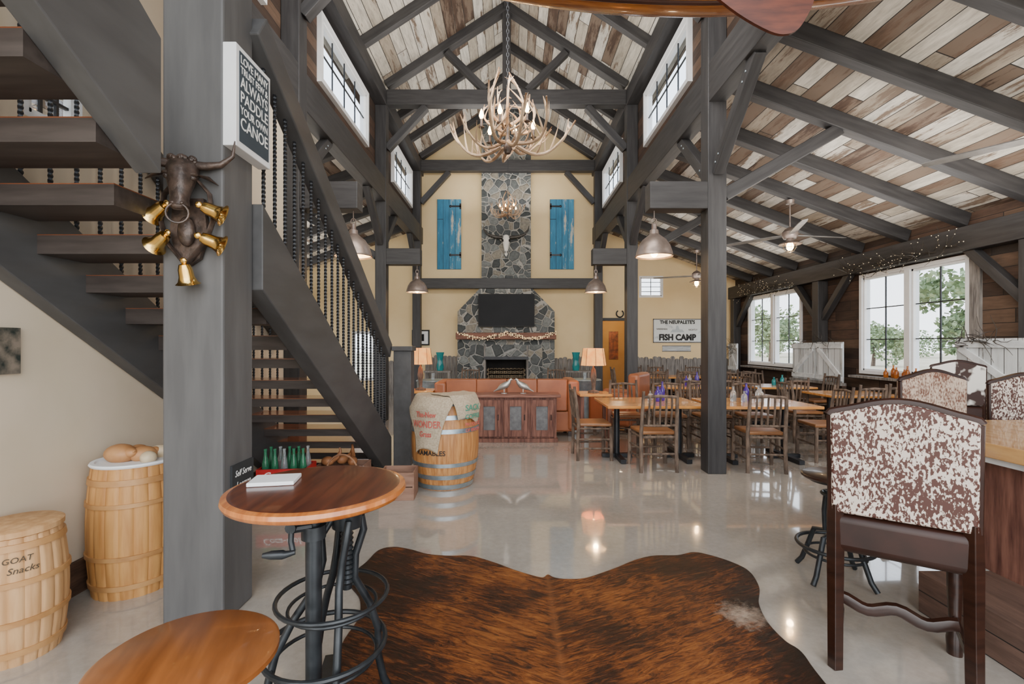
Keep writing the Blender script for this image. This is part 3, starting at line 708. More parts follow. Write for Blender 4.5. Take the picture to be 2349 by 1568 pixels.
mb = MB(); ring(mb, .235, .30, .011, c=(.03, 0)); ring(mb, .2, .25, .008, c=(.03, 0)); part(t, 'foot_ring', mb, IRON)
mb = MB()
for a in (.2, 1.77, 3.34, 4.91): mb.bar((0, 0, .05), (.33 * cos(a), .33 * sin(a), .03), .06, .035)
part(t, 'base_foot', mb, IRON, bevel=.004, smooth=False)
mb = MB().tube([(.03, -.14, .83), (-.03, -.17, .83)], .015, 8); mb.tube([(-.03, -.175, .845), (-.03, -.18, .79), (-.02, -.185, .755)], .011, 8)
mb.lathe([(.02, -.012), (.02, .012)], 12, (-.03, -.175, .84), axis='Y')
mb.tube([(-.01, -.19, .755), (-.04, -.2, .75), (-.05, -.2, .75), (-.09, -.205, .75), (-.12, -.21, .75)], [.009, .013, .017, .016, .009], 10); part(t, 'crank_handle', mb, IRON)
obj('notepad', MB().box(-.09, .09, -.065, .065, 0, .016), WHITE, 'white booklet lying on the round table', 'booklet', loc=(-.985, 2.005, .947), rot=.18, bevel=.003, smooth=False)

def stool(loc, rot, zt, r, mat, label):
    t = thing('round_stool', label, 'stool', loc, rot, group='round stools')
    part(t, 'seat', MB().lathe([(.001, zt - .032), (r - .015, zt - .032), (r, zt - .02), (r, zt - .008), (r - .012, zt), (.001, zt)], 60), mat)
    mb = MB().lathe([(.001, zt - .05), (r * .75, zt - .05), (r * .8, zt - .033), (.001, zt - .033)], 30)
    mb.lathe([(.016, .3), (.016, zt - .05)], 12); part(t, 'screw', mb, IRON)
    for k in range(4):
        a = k * pi / 2 + .4
        pts = [(.05, zt - .12), (.065, zt - .25), (.06, zt - .38), (.13, zt * .42), (.17, zt * .25), (.21, .06), (.245, .012)]
        part(t, 'leg', MB().tube([(q * cos(a), q * sin(a), z) for q, z in pts], .016, 10), IRON)
    mb = MB(); ring(mb, .215, zt * .32, .012); ring(mb, .17, zt * .24, .009); part(t, 'foot_ring', mb, IRON)
    mb = MB(); ring(mb, .07, zt - .13, .012); part(t, 'collar', mb, IRON)
    return t
stool((-.735, 1.09, 0), .3, .82, .19, STOOLW, 'round amber wood stool on black iron legs')
stool((2.11, 3.12, 0), .1, .68, .19, DWOOD, 'round dark stool on black iron legs with foot ring')

# ------------------------------------------------------------------ rug
o2 = [(-.80, 1.55), (-.80, 2.15), (-.85, 2.42), (-.84, 2.65), (-.90, 2.86), (-1.01, 3.02), (-1.04, 3.16), (-1.0, 3.34), (-.97, 3.52), (-.88, 3.58), (-.744, 3.54), (-.6, 3.46), (-.45, 3.43), (-.283, 3.426), (-.12, 3.33), (.026, 3.215), (.14, 3.14), (.21, 3.11), (.245, 3.15), (.285, 3.11), (.36, 3.09), (.476, 3.10), (.6, 3.17), (.735, 3.26), (.87, 3.36), (1.02, 3.43), (1.2, 3.44), (1.33, 3.49), (1.42, 3.45), (1.53, 3.34), (1.59, 3.2), (1.55, 2.99), (1.45, 2.8), (1.40, 2.612), (1.40, 2.45), (1.43, 2.355), (1.405, 2.149), (1.38, 1.55), (1.1, 1.2), (.3, 1.05), (-.6, 1.2)]
def cr_spline(P, n=5):
    out = []; L_ = len(P)
    for i in range(L_):
        p0, p1, p2, p3 = [Vector(P[(i + k - 1) % L_]) for k in range(4)]
        for j in range(n):
            t_ = j / n; out.append(tuple(.5 * ((2 * p1) + (-p0 + p2) * t_ + (2 * p0 - 5 * p1 + 4 * p2 - p3) * t_ ** 2 + (-p0 + 3 * p1 - 3 * p2 + p3) * t_ ** 3)))
    return out
obj('cowhide_rug', MB().prism(cr_spline(o2), .001, .012, axis='Z'), BRIN, 'dark brown brindle cowhide rug on the concrete floor', 'rug', smooth=False)

# ------------------------------------------------------------------ cowhide chairs
def cow_chair(loc, rot, hide, label, scale=1):
    t = thing('cowhide_chair', label, 'chair', loc, rot, group='cowhide chairs', scale=scale)
    w = .25; out = [(-w, .715), (w, .715), (w + .005, 1.16)]
    for i in range(0, 17):
        f = 1 - i / 16 * 2
        z = 1.175 + .055 * (cos(f * pi) * .5 + .5) ** .8 if abs(f) < .96 else 1.17
        out.append((f * w, z))
    out.append((-w - .005, 1.16))
    part(t, 'backrest', MB().prism(out, -.225, -.165), hide, bevel=.01)
    mb = MB().tube([(x, -.195, z) for x, z in out[2:]], .016, 8, flat=1.6); mb.tube([(-.255, -.2, 1.16), (-.25, -.2, .715)], .016, 8); mb.tube([(.255, -.2, 1.16), (.25, -.2, .715)], .016, 8)
    part(t, 'leather_edging', mb, LEATH)
    mb = MB().prism([(-.255, -.22), (.255, -.22), (.27, .25), (-.27, .25)], .53, .71, axis='Z')
    o = part(t, 'seat', mb, LEATH); b = o.modifiers.new('b', 'BEVEL'); b.width = .04; b.segments = 5
    for sx in (-1, 1):
        part(t, 'leg', MB().tube([(sx * .235, -.235, 0), (sx * .235, -.215, .3), (sx * .235, -.205, .56), (sx * .235, -.2, .75)], [.031, .033, .036, .033], 4, flat=1), DWOOD, bevel=.003, smooth=False)
        part(t, 'leg', MB().tube([(sx * .235, .215, 0), (sx * .235, .215, .08), (sx * .235, .215, .14), (sx * .235, .215, .3), (sx * .235, .215, .55)], [.03, .034, .022, .03, .034], 10), DWOOD)
        part(t, 'stretcher', MB().bar((sx * .235, -.22, .17), (sx * .235, .21, .17), .022, .04), DWOOD, bevel=.003, smooth=False)
    mb = MB().tube([(-.22 + .44 * i / 16, .0, .22 + .018 * cos(i / 16 * 4 * pi)) for i in range(17)], .024, 8, flat=1.3); part(t, 'stretcher', mb, DWOOD)
    return t
cow_chair((1.862, 2.315, 0), radians(-35), HIDE, 'dark wood chair with speckled brown and white cowhide back', 1.02)
cow_chair((3.32, 4.0, 0), radians(4), HIDE2, 'dark wood chair with tan and white cowhide back', 1.06)
cow_chair((4.05, 3.95, 0), radians(-6), HIDE, 'dark wood chair with reddish speckled cowhide back', 1.04)
cow_chair((5.72, 6.25, 0), radians(-20), HIDE3, 'chair with black and white patched cowhide back', 1.06)

# ------------------------------------------------------------------ bar counter
t = thing('bar_counter', 'wooden bar with butcher block top and plank kick base', 'bar counter', (2.62, 1.0, 0))
part(t, 'countertop', MB().box(0, 1.6, -1.0, 2.45, .90, .98), BARW, bevel=.006, smooth=False)
part(t, 'stone_slab', MB().box(.03, 1.5, -1.0, 2.38, .865, .90), MARB, smooth=False)
part(t, 'bar_body', MB().box(.12, 1.4, -1.0, 2.0, .23, .865), RUSTIC, smooth=False)
part(t, 'kick_base', MB().box(-.29, 1.4, -1.0, 1.74, 0, .23), planks('kick_boards', 'Z', 'Y', .12, 2, [(0, (.11, .06, .042)), (.5, (.16, .09, .065))], grain=.6), bevel=.004, smooth=False)

# ------------------------------------------------------------------ hickory chairs
def hickory(loc, rot):
    t = thing('hickory_chair', 'rustic hickory log dining chair with caramel leather seat', 'chair', loc, rot, group='hickory dining chairs')
    j = lambda: R.uniform(-.006, .006)
    for sx in (-1, 1):
        part(t, 'leg', MB().tube([(sx * .215 + j(), -.225, 0), (sx * .21 + j(), -.22 + j(), .25), (sx * .21 + j(), -.215, .46), (sx * .205 + j(), -.235 + j(), .72), (sx * .20, -.27, .97)], [.022, .023, .023, .022, .018], 9), BARK)
        part(t, 'leg', MB().tube([(sx * .235 + j(), .215, 0), (sx * .23, .21 + j(), .22), (sx * .225 + j(), .205, .45)], [.023, .023, .022], 9), BARK)
    mb = MB()
    mb.tube([(-.2, -.262, .90), (0, -.285, .915), (.2, -.262, .90)], .018, 8)
    mb.tube([(-.205, -.225, .56), (0, -.245, .56), (.205, -.225, .56)], .014, 8)
    for i in range(5):
        x = -.135 + .0675 * i; mb.tube([(x, -.24, .56), (x * 1.0 + j(), -.262 + j(), .74), (x + j(), -.28, .91)], .0125, 7)
    part(t, 'backrest', mb, BARK)
    o = part(t, 'seat', MB().prism([(-.2, -.2), (.2, -.2), (.225, .22), (-.225, .22)], .445, .49, axis='Z'), SEATL); b = o.modifiers.new('b', 'BEVEL'); b.width = .015; b.segments = 3
    mb = MB()
    for z in (.42,): mb.tube([(-.2, -.215, z), (.2, -.215, z)], .015, 8); mb.tube([(-.22, .21, z), (.22, .21, z)], .015, 8)
    for sx in (-1, 1):
        for z in (.16, .28, .42): mb.tube([(sx * .212, -.22, z), (sx * .23, .21, z)], .0125, 8)
    for z in (.22,): mb.tube([(-.21, -.22, z), (.21, -.22, z)], .0125, 8); mb.tube([(-.23, .21, z), (.23, .21, z)], .0125, 8)
    part(t, 'stretcher', mb, BARK)
    return t
H0 = hickory((1.76, 5.92, 0), radians(2))
for x, y, a in ((3.05, 5.88, -6), (1.10, 6.5, -88), (1.75, 7.22, 178), (3.0, 7.2, 184), (4.17, 6.4, 86), (2.4, 7.25, 170), (3.65, 7.2, 176),
                (3.0, 8.25, 3), (3.62, 8.2, -4), (3.1, 9.9, 180), (3.75, 9.9, 176), (4.75, 8.25, 4), (5.15, 9.9, 182), (5.8, 9.05, 90), (4.6, 9.9, 178), (4.2, 9.05, 92),
                (3.3, 10.95, 0), (3.9, 10.95, 4), (3.3, 12.6, 180), (4.7, 10.95, -3), (4.9, 12.6, 180), (2.75, 11.7, -90), (5.25, 10.95, 3), (3.9, 12.6, 182),
                (4.95, 6.85, 8), (5.55, 6.98, -4), (4.6, 7.6, -90), (-.95, 11.2, 180), (1.1, 11.2, 180)):
    dup(H0, (x, y, 0), radians(a))
def dtable(loc, w, d, label='honey pine dining table top on black iron pedestal base'):
    t = thing('dining_table', label, 'table', loc, group='dining tables')
    part(t, 'table_top', MB().box(-w / 2, w / 2, -d / 2, d / 2, .715, .752), TABW, bevel=.008, smooth=False)
    for sx in (-1, 1):
        x = sx * (w / 2 - .22); mb = MB().lathe([(.04, .03), (.038, .69), (.12, .7), (.12, .714)], 16, (x, 0, 0)); mb.bar((x - .0, -d / 2 + .1, .03), (x, d / 2 - .1, .03), .07, .05); mb.bar((x - .2, 0, .03), (x + .2, 0, .03), .07, .05)
        part(t, 'pedestal', mb, BLACK)
    return t
dtable((1.86, 6.5, 0), 1.28, 1.0); dtable((3.26, 6.45, 0), 1.28, 1.0)
dtable((3.4, 9.05, 0), 1.2, .8); dtable((5.0, 9.05, 0), 1.1, .8)
dtable((3.6, 11.75, 0), 1.2, .8); dtable((4.95, 11.75, 0), 1.1, .8); dtable((5.4, 7.62, 0), 1.1, .85)
def bottle(loc, mat, h, r, label, group):
    pr = [(.001, 0), (r * .9, 0), (r, .01), (r, h * .55), (r * .8, h * .66), (r * .35, h * .8), (r * .33, h * .95), (r * .42, h * .96), (r * .42, h), (.001, h)]
    return obj('bottle', MB().lathe(pr, 16), mat, label, 'bottle', group, loc=loc)
bottle((2.0, 6.5, .753), GLASSP, .2, .05, 'purple glass bottle on a dining table', 'table bottles'); bottle((2.09, 6.6, .753), GLASSP, .26, .035, 'purple glass bottle on a dining table', 'table bottles'); bottle((1.93, 6.62, .753), GLASSC, .13, .035, 'clear glass bottle on a dining table', 'table bottles')
for x, y, m, h, lb in ((3.02, 6.5, GLASSC, .2, 'clear glass bottle on a dining table'), (3.12, 6.4, GLASSC, .15, 'clear glass bottle on a dining table'), (3.22, 6.55, GLASSP, .24, 'purple glass bottle on a dining table'), (3.32, 6.42, GLASSC, .22, 'clear glass bottle on a dining table'), (3.42, 6.55, GLASSC, .17, 'clear glass bottle on a dining table'),
                       (3.5, 9.0, GLASSP, .26, 'purple glass bottle on a dining table'), (3.4, 9.1, GLASSC, .2, 'clear glass bottle on a dining table'), (3.3, 9.0, GLASSP, .18, 'purple glass bottle on a dining table'), (5.0, 9.1, GLASST, .15, 'teal glass bottle on a dining table'), (5.1, 9.0, GLASST, .2, 'teal glass bottle on a dining table'), (3.6, 11.7, GLASSA, .2, 'amber glass bottle on a dining table'), (4.9, 11.75, GLASSP, .22, 'purple glass bottle on a dining table')):
    bottle((x, y, .753), m, h, .04, lb, 'table bottles')
obj('window_sill', MB().box(6.18, 6.4, 6.62, 8.78, .93, .97), GREYW, 'grey weathered wooden window sill', 'sill', smooth=False)
obj('window_sill', MB().box(6.18, 6.4, 10.45, 12.9, .93, .97), GREYW, 'grey weathered wooden window sill', 'sill', smooth=False)
for i in range(7): bottle((6.27 + (i % 2) * .04, 7.35 + i * .11, .971), GLASSA, .15 + (i % 3) * .03, .035, 'amber glass bottle on the window sill', 'amber bottles on the sill')

# ------------------------------------------------------------------ white shutters on the window wall
def wshutter(y0, y1, z0, z1, flip=1):
    t = thing('barn_shutter', 'whitewashed plank shutter with Z brace standing on the ledge', 'shutter', (6.15, (y0 + y1) / 2, z0), group='whitewashed shutters')
    w = (y1 - y0) / 2; h = z1 - z0
    part(t, 'shutter_boards', MB().box(-.03, 0, -w, w, 0, h), WHITEW, smooth=False, bevel=.003)
    mb = MB(); mb.box(-.055, -.03, -w, w, .03, .12); mb.box(-.055, -.03, -w, w, h - .12, h - .03); mb.bar((-.0425, flip * (-w + .06), .12), (-.0425, flip * (w - .06), h - .12), .025, .09)
    part(t, 'shutter_brace', mb, BRACEW, smooth=False, bevel=.003)
for a in ((8.84, 9.60, .811, 1.57, 1), (9.64, 10.40, .811, 1.56, -1), (5.62, 6.58, .811, 1.60, 1), (12.95, 13.45, .811, 1.55, 1)): wshutter(*a)
for a, b in ((8.82, 10.42), (5.5, 6.6), (12.93, 13.5)):
    t = thing('plank_shelf', 'weathered wooden ledge cabinet carrying the shutters', 'shelf', (6.2, a, 0), group='plank ledges')
    part(t, 'shelf_top', MB().box(-.14, -.02 + .0, 0, b - a, .76, .81), GREYW, smooth=False)
    part(t, 'shelf_panel', MB().box(-.10, -.02, 0, b - a, 0, .76), DARKP, smooth=False)
obj('trim_2', MB().box(6.36, 6.4, 6.5, 6.65, .95, 2.8), GREYW, 'grey weathered window casing', kind='structure', smooth=False)
def garland(name, label, seedn, fn, n, ln=.5, bulbs=True, lim=6.33):
    rr = random.Random(seedn); mb = MB(); bl = MB()
    for i in range(n):
        p = Vector(fn(rr.random(), rr)); d = Vector((rr.uniform(-.25, .05), rr.uniform(-1, 1), rr.uniform(-.25, .6))).normalized(); pts = [tuple(p)]
        for k in range(5):
            d = (d + Vector((rr.uniform(-.2, .15), rr.uniform(-.5, .5), rr.uniform(-.5, .4)))).normalized(); p = p + d * ln / 5; p.x = min(p.x, lim); pts.append(tuple(p))
            if bulbs and rr.random() < .3: bl.ell(tuple(p), (.007, .007, .007), 6, 4)
        mb.tube(pts, [.006, .005, .004, .004, .003, .002], 5)
    t = thing(name, label, 'garland', (0, 0, 0), kind=None)
    part(t, 'twigs', mb, HORN)['kind'] = 'stuff'
    if bulbs: part(t, 'fairy_lights', bl, pm('fairy_bulb', (.9, .75, .5), None, 5, .3, emit=.25))['kind'] = 'stuff'
garland('twig_garland', 'dark twig garland with fairy lights above the window', 1, lambda f, r: (6.16, 6.7 + f * 2.1, 2.80 + r.random() * .1), 60, .36, True, 6.17)
garland('twig_garland', 'dark twig garland with fairy lights above the window', 2, lambda f, r: (6.16, 10.3 + f * 2.5, 2.80 + r.random() * .1), 60, .34, True, 6.17)
garland('twig_garland', 'dark bare twigs laid over a whitewashed shutter', 3, lambda f, r: (6.06, 5.95 + f * .6, 1.50 + r.random() * .12), 22, .35, False, 6.08)
garland('twig_garland', 'dark bare twigs laid over a whitewashed shutter', 4, lambda f, r: (6.06, 8.95 + f * 1.3, 1.55 + r.random() * .06), 22, .22, False, 6.08)
garland('twig_garland', 'dark bare twigs laid over a whitewashed shutter', 5, lambda f, r: (6.06, 12.9 + f * .4, 1.2 + r.random() * .3), 20, .35, False, 6.08)

# ------------------------------------------------------------------ fireplace
t = thing('stone_fireplace', 'grey fieldstone fireplace with tapered breast and tall chimney', 'fireplace', (-.12, YB, 0))
hw = 1.32; f0 = -.62
mb = MB()
mb.prism([(-hw, 0), (-.55, 0), (-.55, 1.14), (.55, 1.14), (.55, 0), (hw, 0), (hw, 2.42), (.72, 3.04), (-.72, 3.04), (-hw, 2.42)], f0, -.001)
part(t, 'stone_breast', mb, STONE, smooth=False)
part(t, 'chimney', MB().prism([(-.69, 3.06), (.69, 3.06), (.69, 7.84), (.04, 8.27), (-.69, 7.8)], -.23, -.001), STONE, smooth=False)
mb = MB(); mb.box(-.98, -.55, f0 - .1, f0, 0, 1.52); mb.box(.55, .98, f0 - .1, f0, 0, 1.52); mb.box(-.55, .55, f0 - .1, f0, 1.14, 1.52)
part(t, 'surround', mb, STONE2, smooth=False)
mb = MB(); mb.box(-.60, -.555, f0 - .115, f0 - .1, .3, 1.5); mb.box(.555, .60, f0 - .115, f0 - .1, .3, 1.5)
part(t, 'surround_trim', mb, GREYW, smooth=False)
part(t, 'lintel', MB().box(-.6, .6, f0 - .16, f0 - .116, 1.12, 1.2), BLACK, smooth=False)
mb = MB(); mb.box(-.55, .55, -.06, -.03, .3, 1.14); part(t, 'firebox_back', mb, SOOT_SHADE, smooth=False)
mb = MB()
for i in range(-9, 10):
    for j in range(5):
        x = i * .055; z = .32 + j * .12
        mb.bar((x - .0275, -.075, z - .03 if i % 2 else z + .03), (x + .0275, -.075, z + .03 if i % 2 else z - .03), .02, .10)
part(t, 'herringbone_brick', mb, BRICK, smooth=False)
part(t, 'hearth', MB().box(-1.3, 1.3, f0 - .45, f0 - .001, 0, .3), STONE2, smooth=False)
part(t, 'mantel', MB().box(-1.34, 1.34, f0 - .26, f0 - .001, 1.66, 1.84), pm('red_brown_mantel', (.10, .035, .018), (.20, .075, .042), 4, .6, (1, 8, 8), bump=.3), bevel=.015, smooth=False)
mb = MB()
for i in range(4): mb.tube([(-.35 + i * .15, -.35, .36 + (i % 2) * .06), (.1 + i * .08, -.3 - (i % 2) * .1, .4)], .035, 8)
part(t, 'firelog', mb, BARK)
for q in range(2):
    mb = MB(); mb.bar((-.2 + q * .4, -.5, .3), (-.2 + q * .4, -.2, .42), .02, .04); part(t, 'andiron', mb, BLACK)
t = thing('television', 'flat black television mounted on the stone breast', 'television', (-.11, YB + f0, 2.45))
part(t, 'screen', MB().box(-.74, .74, -.10, -.095, -.42, .42), SCREEN, smooth=False)
part(t, 'bezel', MB().box(-.76, .76, -.095, -.04, -.45, .44), BLKP, bevel=.006, smooth=False)
part(t, 'wall_mount', MB().box(-.2, .2, -.04, 0, -.2, .2), BLACK, smooth=False)
rr = random.Random(11); mb = MB(); bl = MB()
for s in range(5):
    pts = []
    for i in range(60):
        f = i / 59; x = -1.4 + 2.6 * f; z = 1.84 - .15 * abs(sin(f * 2 * pi)) + rr.uniform(-.035, .035); p = (x, YB + f0 - .285 + rr.uniform(-.012, .012), z); pts.append(p)
        if rr.random() < .65: bl.ell((p[0], p[1] - .012, p[2] + rr.uniform(-.03, .03)), (.013, .01, .013), 6, 4)
    mb.tube(pts, .007, 5)
t = thing('mantel_garland', 'twisted garland of warm lights along the mantel', 'garland', (0, 0, 0))
part(t, 'vine', mb, BARK)['kind'] = 'stuff'; part(t, 'fairy_lights', bl, pm('mantel_bulb', (1, .66, .32), None, 5, .3, emit=1.4))['kind'] = 'stuff'
t = thing('longhorn_skull', 'white cow skull with dark horns on the chimney', 'skull', (-.12, YB - .24, 4.33), scale=1.12)
mb = MB().tube([(0, -.06, .18), (0, -.08, .08), (0, -.09, -.03), (0, -.09, -.16), (0, -.08, -.27), (0, -.07, -.32)], [.10, .135, .11, .075, .06, .02], 14, flat=.7)
part(t, 'skull', mb, BONE)
mb = MB(); [mb.ell((s * .085, -.16, .06), (.03, .02, .035), 10, 6) for s in (-1, 1)]; [mb.ell((s * .025, -.135, -.22), (.012, .02, .04), 8, 6) for s in (-1, 1)]; part(t, 'eye_sockets', mb, SOOT_SHADE)  # solid near-black blobs stand in for shade in eye and nose hollows
for s in (-1, 1): part(t, 'horn', MB().tube([(s * .1, -.06, .15), (s * .28, -.08, .16), (s * .45, -.1, .22), (s * .55, -.1, .34), (s * .56, -.1, .44)], [.045, .04, .03, .018, .004], 10), HORN)
for x in (-1.74, 1.46):
    t = thing('blue_shutter', 'weathered blue plank shutter with black strap hinges', 'shutter', (x, YB - .002, 3.66), group='blue shutters')
    part(t, 'shutter_boards', MB().box(-.34, .34, -.05, 0, 0, 1.98), BLUEW, smooth=False, bevel=.004)
    for z in (.4, 1.78):
        s = 1 if x < 0 else -1
        mb = MB().bar((s * .05, -.055, z), (s * .34, -.055, z), .01, .05); mb.bar((s * .32, -.055, z - .08), (s * .32, -.055, z + .08), .01, .05, up=(1, 0, 0)); mb.ell((s * .04, -.055, z), (.035, .01, .04), 10, 6)
        part(t, 'strap_hinge', mb, BLACK)
t = thing('wall_sign', 'weathered white tin sign with black lettering on the cream wall', 'sign', (4.74, YB - .03, 1.92))
part(t, 'sign_panel', MB().box(-.68, .68, 0, .025, -.34, .33), pm('peeling_white_tin', (.26, .33, .37), (.72, .76, .76), 3.5, .6, lo=.30, hi=.42, bump=.1), smooth=False)
mb = MB(); mb.box(-.69, .69, -.006, .0, .31, .335); mb.box(-.69, .69, -.006, 0, -.345, -.32); mb.box(-.69, -.67, -.006, 0, -.345, .335); mb.box(.67, .69, -.006, 0, -.345, .335); part(t, 'sign_border', mb, GREYP, smooth=False)
lettering(t, "THE NEUPALETE'S", .135, BLKP, lambda x, y, z: (x, -.004 - z, y + .235), .001, .006, sx=.92)
lettering(t, 'FISH CAMP', .235, BLKP, lambda x, y, z: (x, -.004 - z, y - .2), .001, .012, sx=.92)
lettering(t, 'WEEKENDS', .06, BLKP, lambda x, y, z: (x - .44, -.004 - z, y + .04), .001, .001)
lettering(t, 'NIGHTLY', .06, BLKP, lambda x, y, z: (x + .44, -.004 - z, y + .02), .001, .001)
mb = MB().prism([(-.2, -.05), (.2, -.05), (.14, .03), (.06, .03), (.02, .14), (-.03, .14), (-.05, .03), (-.14, .03)], -.005, -.001); part(t, 'emblem', mb, pm('faded_blue_grey', (.42, .48, .51), None, 8, .7), smooth=False)
t = thing('wall_sign', 'small narrow weathered sign under the large tin sign', 'sign', (4.72, YB - .02, 1.41))
part(t, 'sign_panel', MB().box(-.4, .4, 0, .015, -.08, .08), PALEW, smooth=False)
mb = MB(); mb.box(-.41, .41, -.006, 0, .065, .085); mb.box(-.41, .41, -.006, 0, -.085, -.065); part(t, 'sign_border', mb, GREYP, smooth=False)
hs_ = MB().tube([(.1 * sin(radians(35 + 290 * i / 16)), 0, .1 * cos(radians(35 + 290 * i / 16))) for i in range(17)], .018, 8)
obj('horseshoe', hs_, BLACK, 'black iron horseshoe hung over the doorway', 'horseshoe', loc=(3.11, YB - .03, 2.4))
def pickets(x0, x1, y, zt, seedn):
    rr = random.Random(seedn); mb = MB(); x = x0
    while x < x1 - .05:
        w = .12; h = zt + rr.uniform(-.04, .04)
        mb.prism([(x, 0), (x + w, 0), (x + w, h - .03), (x + w - .03, h), (x + .03, h), (x, h - .03)], y - .02 - rr.random() * .01, y); x += w + .006
    obj('picket_wainscot', mb, GREYW, 'weathered grey picket fence boards along the wall', 'fence', smooth=False)
pickets(3.42, 6.15, YB - .002, 1.16, 1); pickets(-2.42, -1.46, YB - .002, 1.2, 2); pickets(1.24, 2.3, YB - .002, 1.16, 3); pickets(-3.7, -2.75, YB - .002, 1.1, 4)
obj('wall_poster', MB().box(0, .3, -.01, 0, 0, .9), pm('rust_poster', (.4, .12, .04), (.12, .05, .03), 9, .5), 'dark rust coloured poster in the passage', 'poster', loc=(3.2, 15.59, 1.05), smooth=False)

for x in (-1.9, 1.72):
    t = thing('console_table', 'dark wooden console beside the fireplace', 'table', (x, 12.6, 0), group='console tables')
    part(t, 'table_top', MB().box(-.35, .35, -.2, .2, .8, .84), GREYW, smooth=False)
    for sx in (-1, 1):
        for sy in (-1, 1): part(t, 'leg', MB().box(sx * .3 - .025, sx * .3 + .025, sy * .15 - .025, sy * .15 + .025, 0, .8), GREYW, smooth=False)
    mb = MB(); mb.lathe([(.001, 0), (.08, 0), (.1, .1), (.07, .24), (.09, .4), (.11, .48), (.1, .48), (.06, .25), (.001, .02)], 20)
    obj('teal_vase', mb, GLASST, 'tall teal glass vase on the console', 'vase', 'teal vases', loc=(x + (.05 if x < 0 else 0), 12.6, .841))
for x, y in ((-1.55, 9.6), (1.52, 9.8)):
    t = thing('galvanised_tub', 'galvanised steel tub side table', 'tub', (x, y, 0), group='galvanised tubs')
    part(t, 'tub_body', MB().lathe([(.001, 0), (.26, 0), (.3, .3), (.32, .78), (.335, .8), (.32, .82), (.001, .82)], 32), ZINC)
    obj('drinking_glass', MB().lathe([(.001, 0), (.035, 0), (.04, .13), (.036, .13), (.03, .01), (.001, .01)], 14), GLASSC, 'clear glass on the tub table', 'glass', 'glasses', loc=(x, y, .821))

# ------------------------------------------------------------------ sofa, armchair
def softbox(p, name, x0, x1, y0, y1, z0, z1, mat, r=.05):
    o = part(p, name, MB().box(x0, x1, y0, y1, z0, z1), mat); b = o.modifiers.new('b', 'BEVEL'); b.width = r; b.segments = 4; return o
t = thing('leather_sofa', 'caramel tan leather sofa with seamed back', 'sofa', (-.06, 8.35, 0))
softbox(t, 'sofa_base', -1.12, 1.12, -.42, .45, .08, .42, TAN, .03)
for i in range(4): softbox(t, 'back_cushion', -1.0 + i * .5, -1.0 + i * .5 + .498, -.44, -.2, .425, .945, TAN, .018)
for s in (-1, 1): softbox(t, 'armrest', min(s * 1.0, s * 1.2), max(s * 1.0, s * 1.2), -.44, .46, .1, .93 if s > 0 else .9, TAN, .05)
for i in range(2): softbox(t, 'seat_cushion', -1.0 + i, -.01 + i, -.19, .46, .425, .56, TAN, .04)
for sx in (-1, 1):
    for sy in (-1, 1): part(t, 'leg', MB().box(sx * 1.05 - .03, sx * 1.05 + .03, sy * .37 - .03, sy * .37 + .03, 0, .08), DWOOD, smooth=False)
t = thing('leather_armchair', 'tan leather armchair with rolled arms', 'armchair', (1.95, 8.75, 0), radians(60))
softbox(t, 'seat', -.3, .3, -.35, .38, .1, .48, TAN); softbox(t, 'backrest', -.4, .4, -.5, -.3, .3, 1.02, TAN, .06)
for s in (-1, 1): softbox(t, 'armrest', min(s * .3, s * .45), max(s * .3, s * .45), -.35, .4, .1, .68, TAN, .06)
for sx in (-1, 1):
    for sy in (-1, 1): part(t, 'leg', MB().box(sx * .36 - .025, sx * .36 + .025, sy * .3 - .025, sy * .3 + .025, 0, .12), DWOOD, smooth=False)
t = thing('rustic_cabinet', 'reclaimed red-brown wood cabinet with three panelled doors', 'cabinet', (.08, 7.62, 0))
mb = MB(); mb.box(-.64, .64, -.14, .18, .06, .70); mb.box(-.66, .66, -.17, .19, 0, .06); part(t, 'cabinet_body', mb, RUSTIC, smooth=False, bevel=.004)
part(t, 'worktop', MB().box(-.70, .70, -.2, .2, .70, .745), RUSTICX, smooth=False, bevel=.006)
for i in range(3):
    x = -.41 + i * .41; mb = MB(); mb.box(x - .18, x - .09, -.175, -.14, .09, .66); mb.box(x + .09, x + .18, -.175, -.14, .09, .66); mb.box(x - .09, x + .09, -.175, -.14, .09, .19); mb.box(x - .09, x + .09, -.175, -.14, .56, .66)
    d = part(t, 'door', mb, RUSTIC, smooth=False, bevel=.003)
    part(d, 'door_panel', MB().box(x - .09, x + .09, -.155, -.142, .19, .56), GREYP, smooth=False)
    part(d, 'handle', MB().tube([(x + .14, -.175, .35), (x + .14, -.2, .36), (x + .14, -.2, .42), (x + .14, -.175, .43)], .007, 6), BLACK)
PEWT = pm('pewter', (.34, .33, .31), (.55, .53, .5), 9, .35, metal=.7)
for x, s in ((-.05, 1), (.25, -1)):
    t = thing('bird_figurine', 'small pewter bird figurine facing its pair', 'figurine', (x - .05, 7.6, .746), pi if s < 0 else 0, group='bird figurines', scale=1.05)
    mb = MB().tube([(-.16, 0, .03), (-.1, 0, .06), (-.04, 0, .1), (.03, 0, .13), (.075, 0, .17), (.09, 0, .205), (.105, 0, .215), (.135, 0, .205)], [.006, .018, .045, .05, .03, .022, .02, .003], 12)
    mb.tube([(0, 0, .1), (0, 0, .02)], .008, 6); mb.lathe([(.001, 0), (.05, 0), (.05, .01), (.001, .012)], 14)
    part(t, 'bird_body', mb, PEWT)
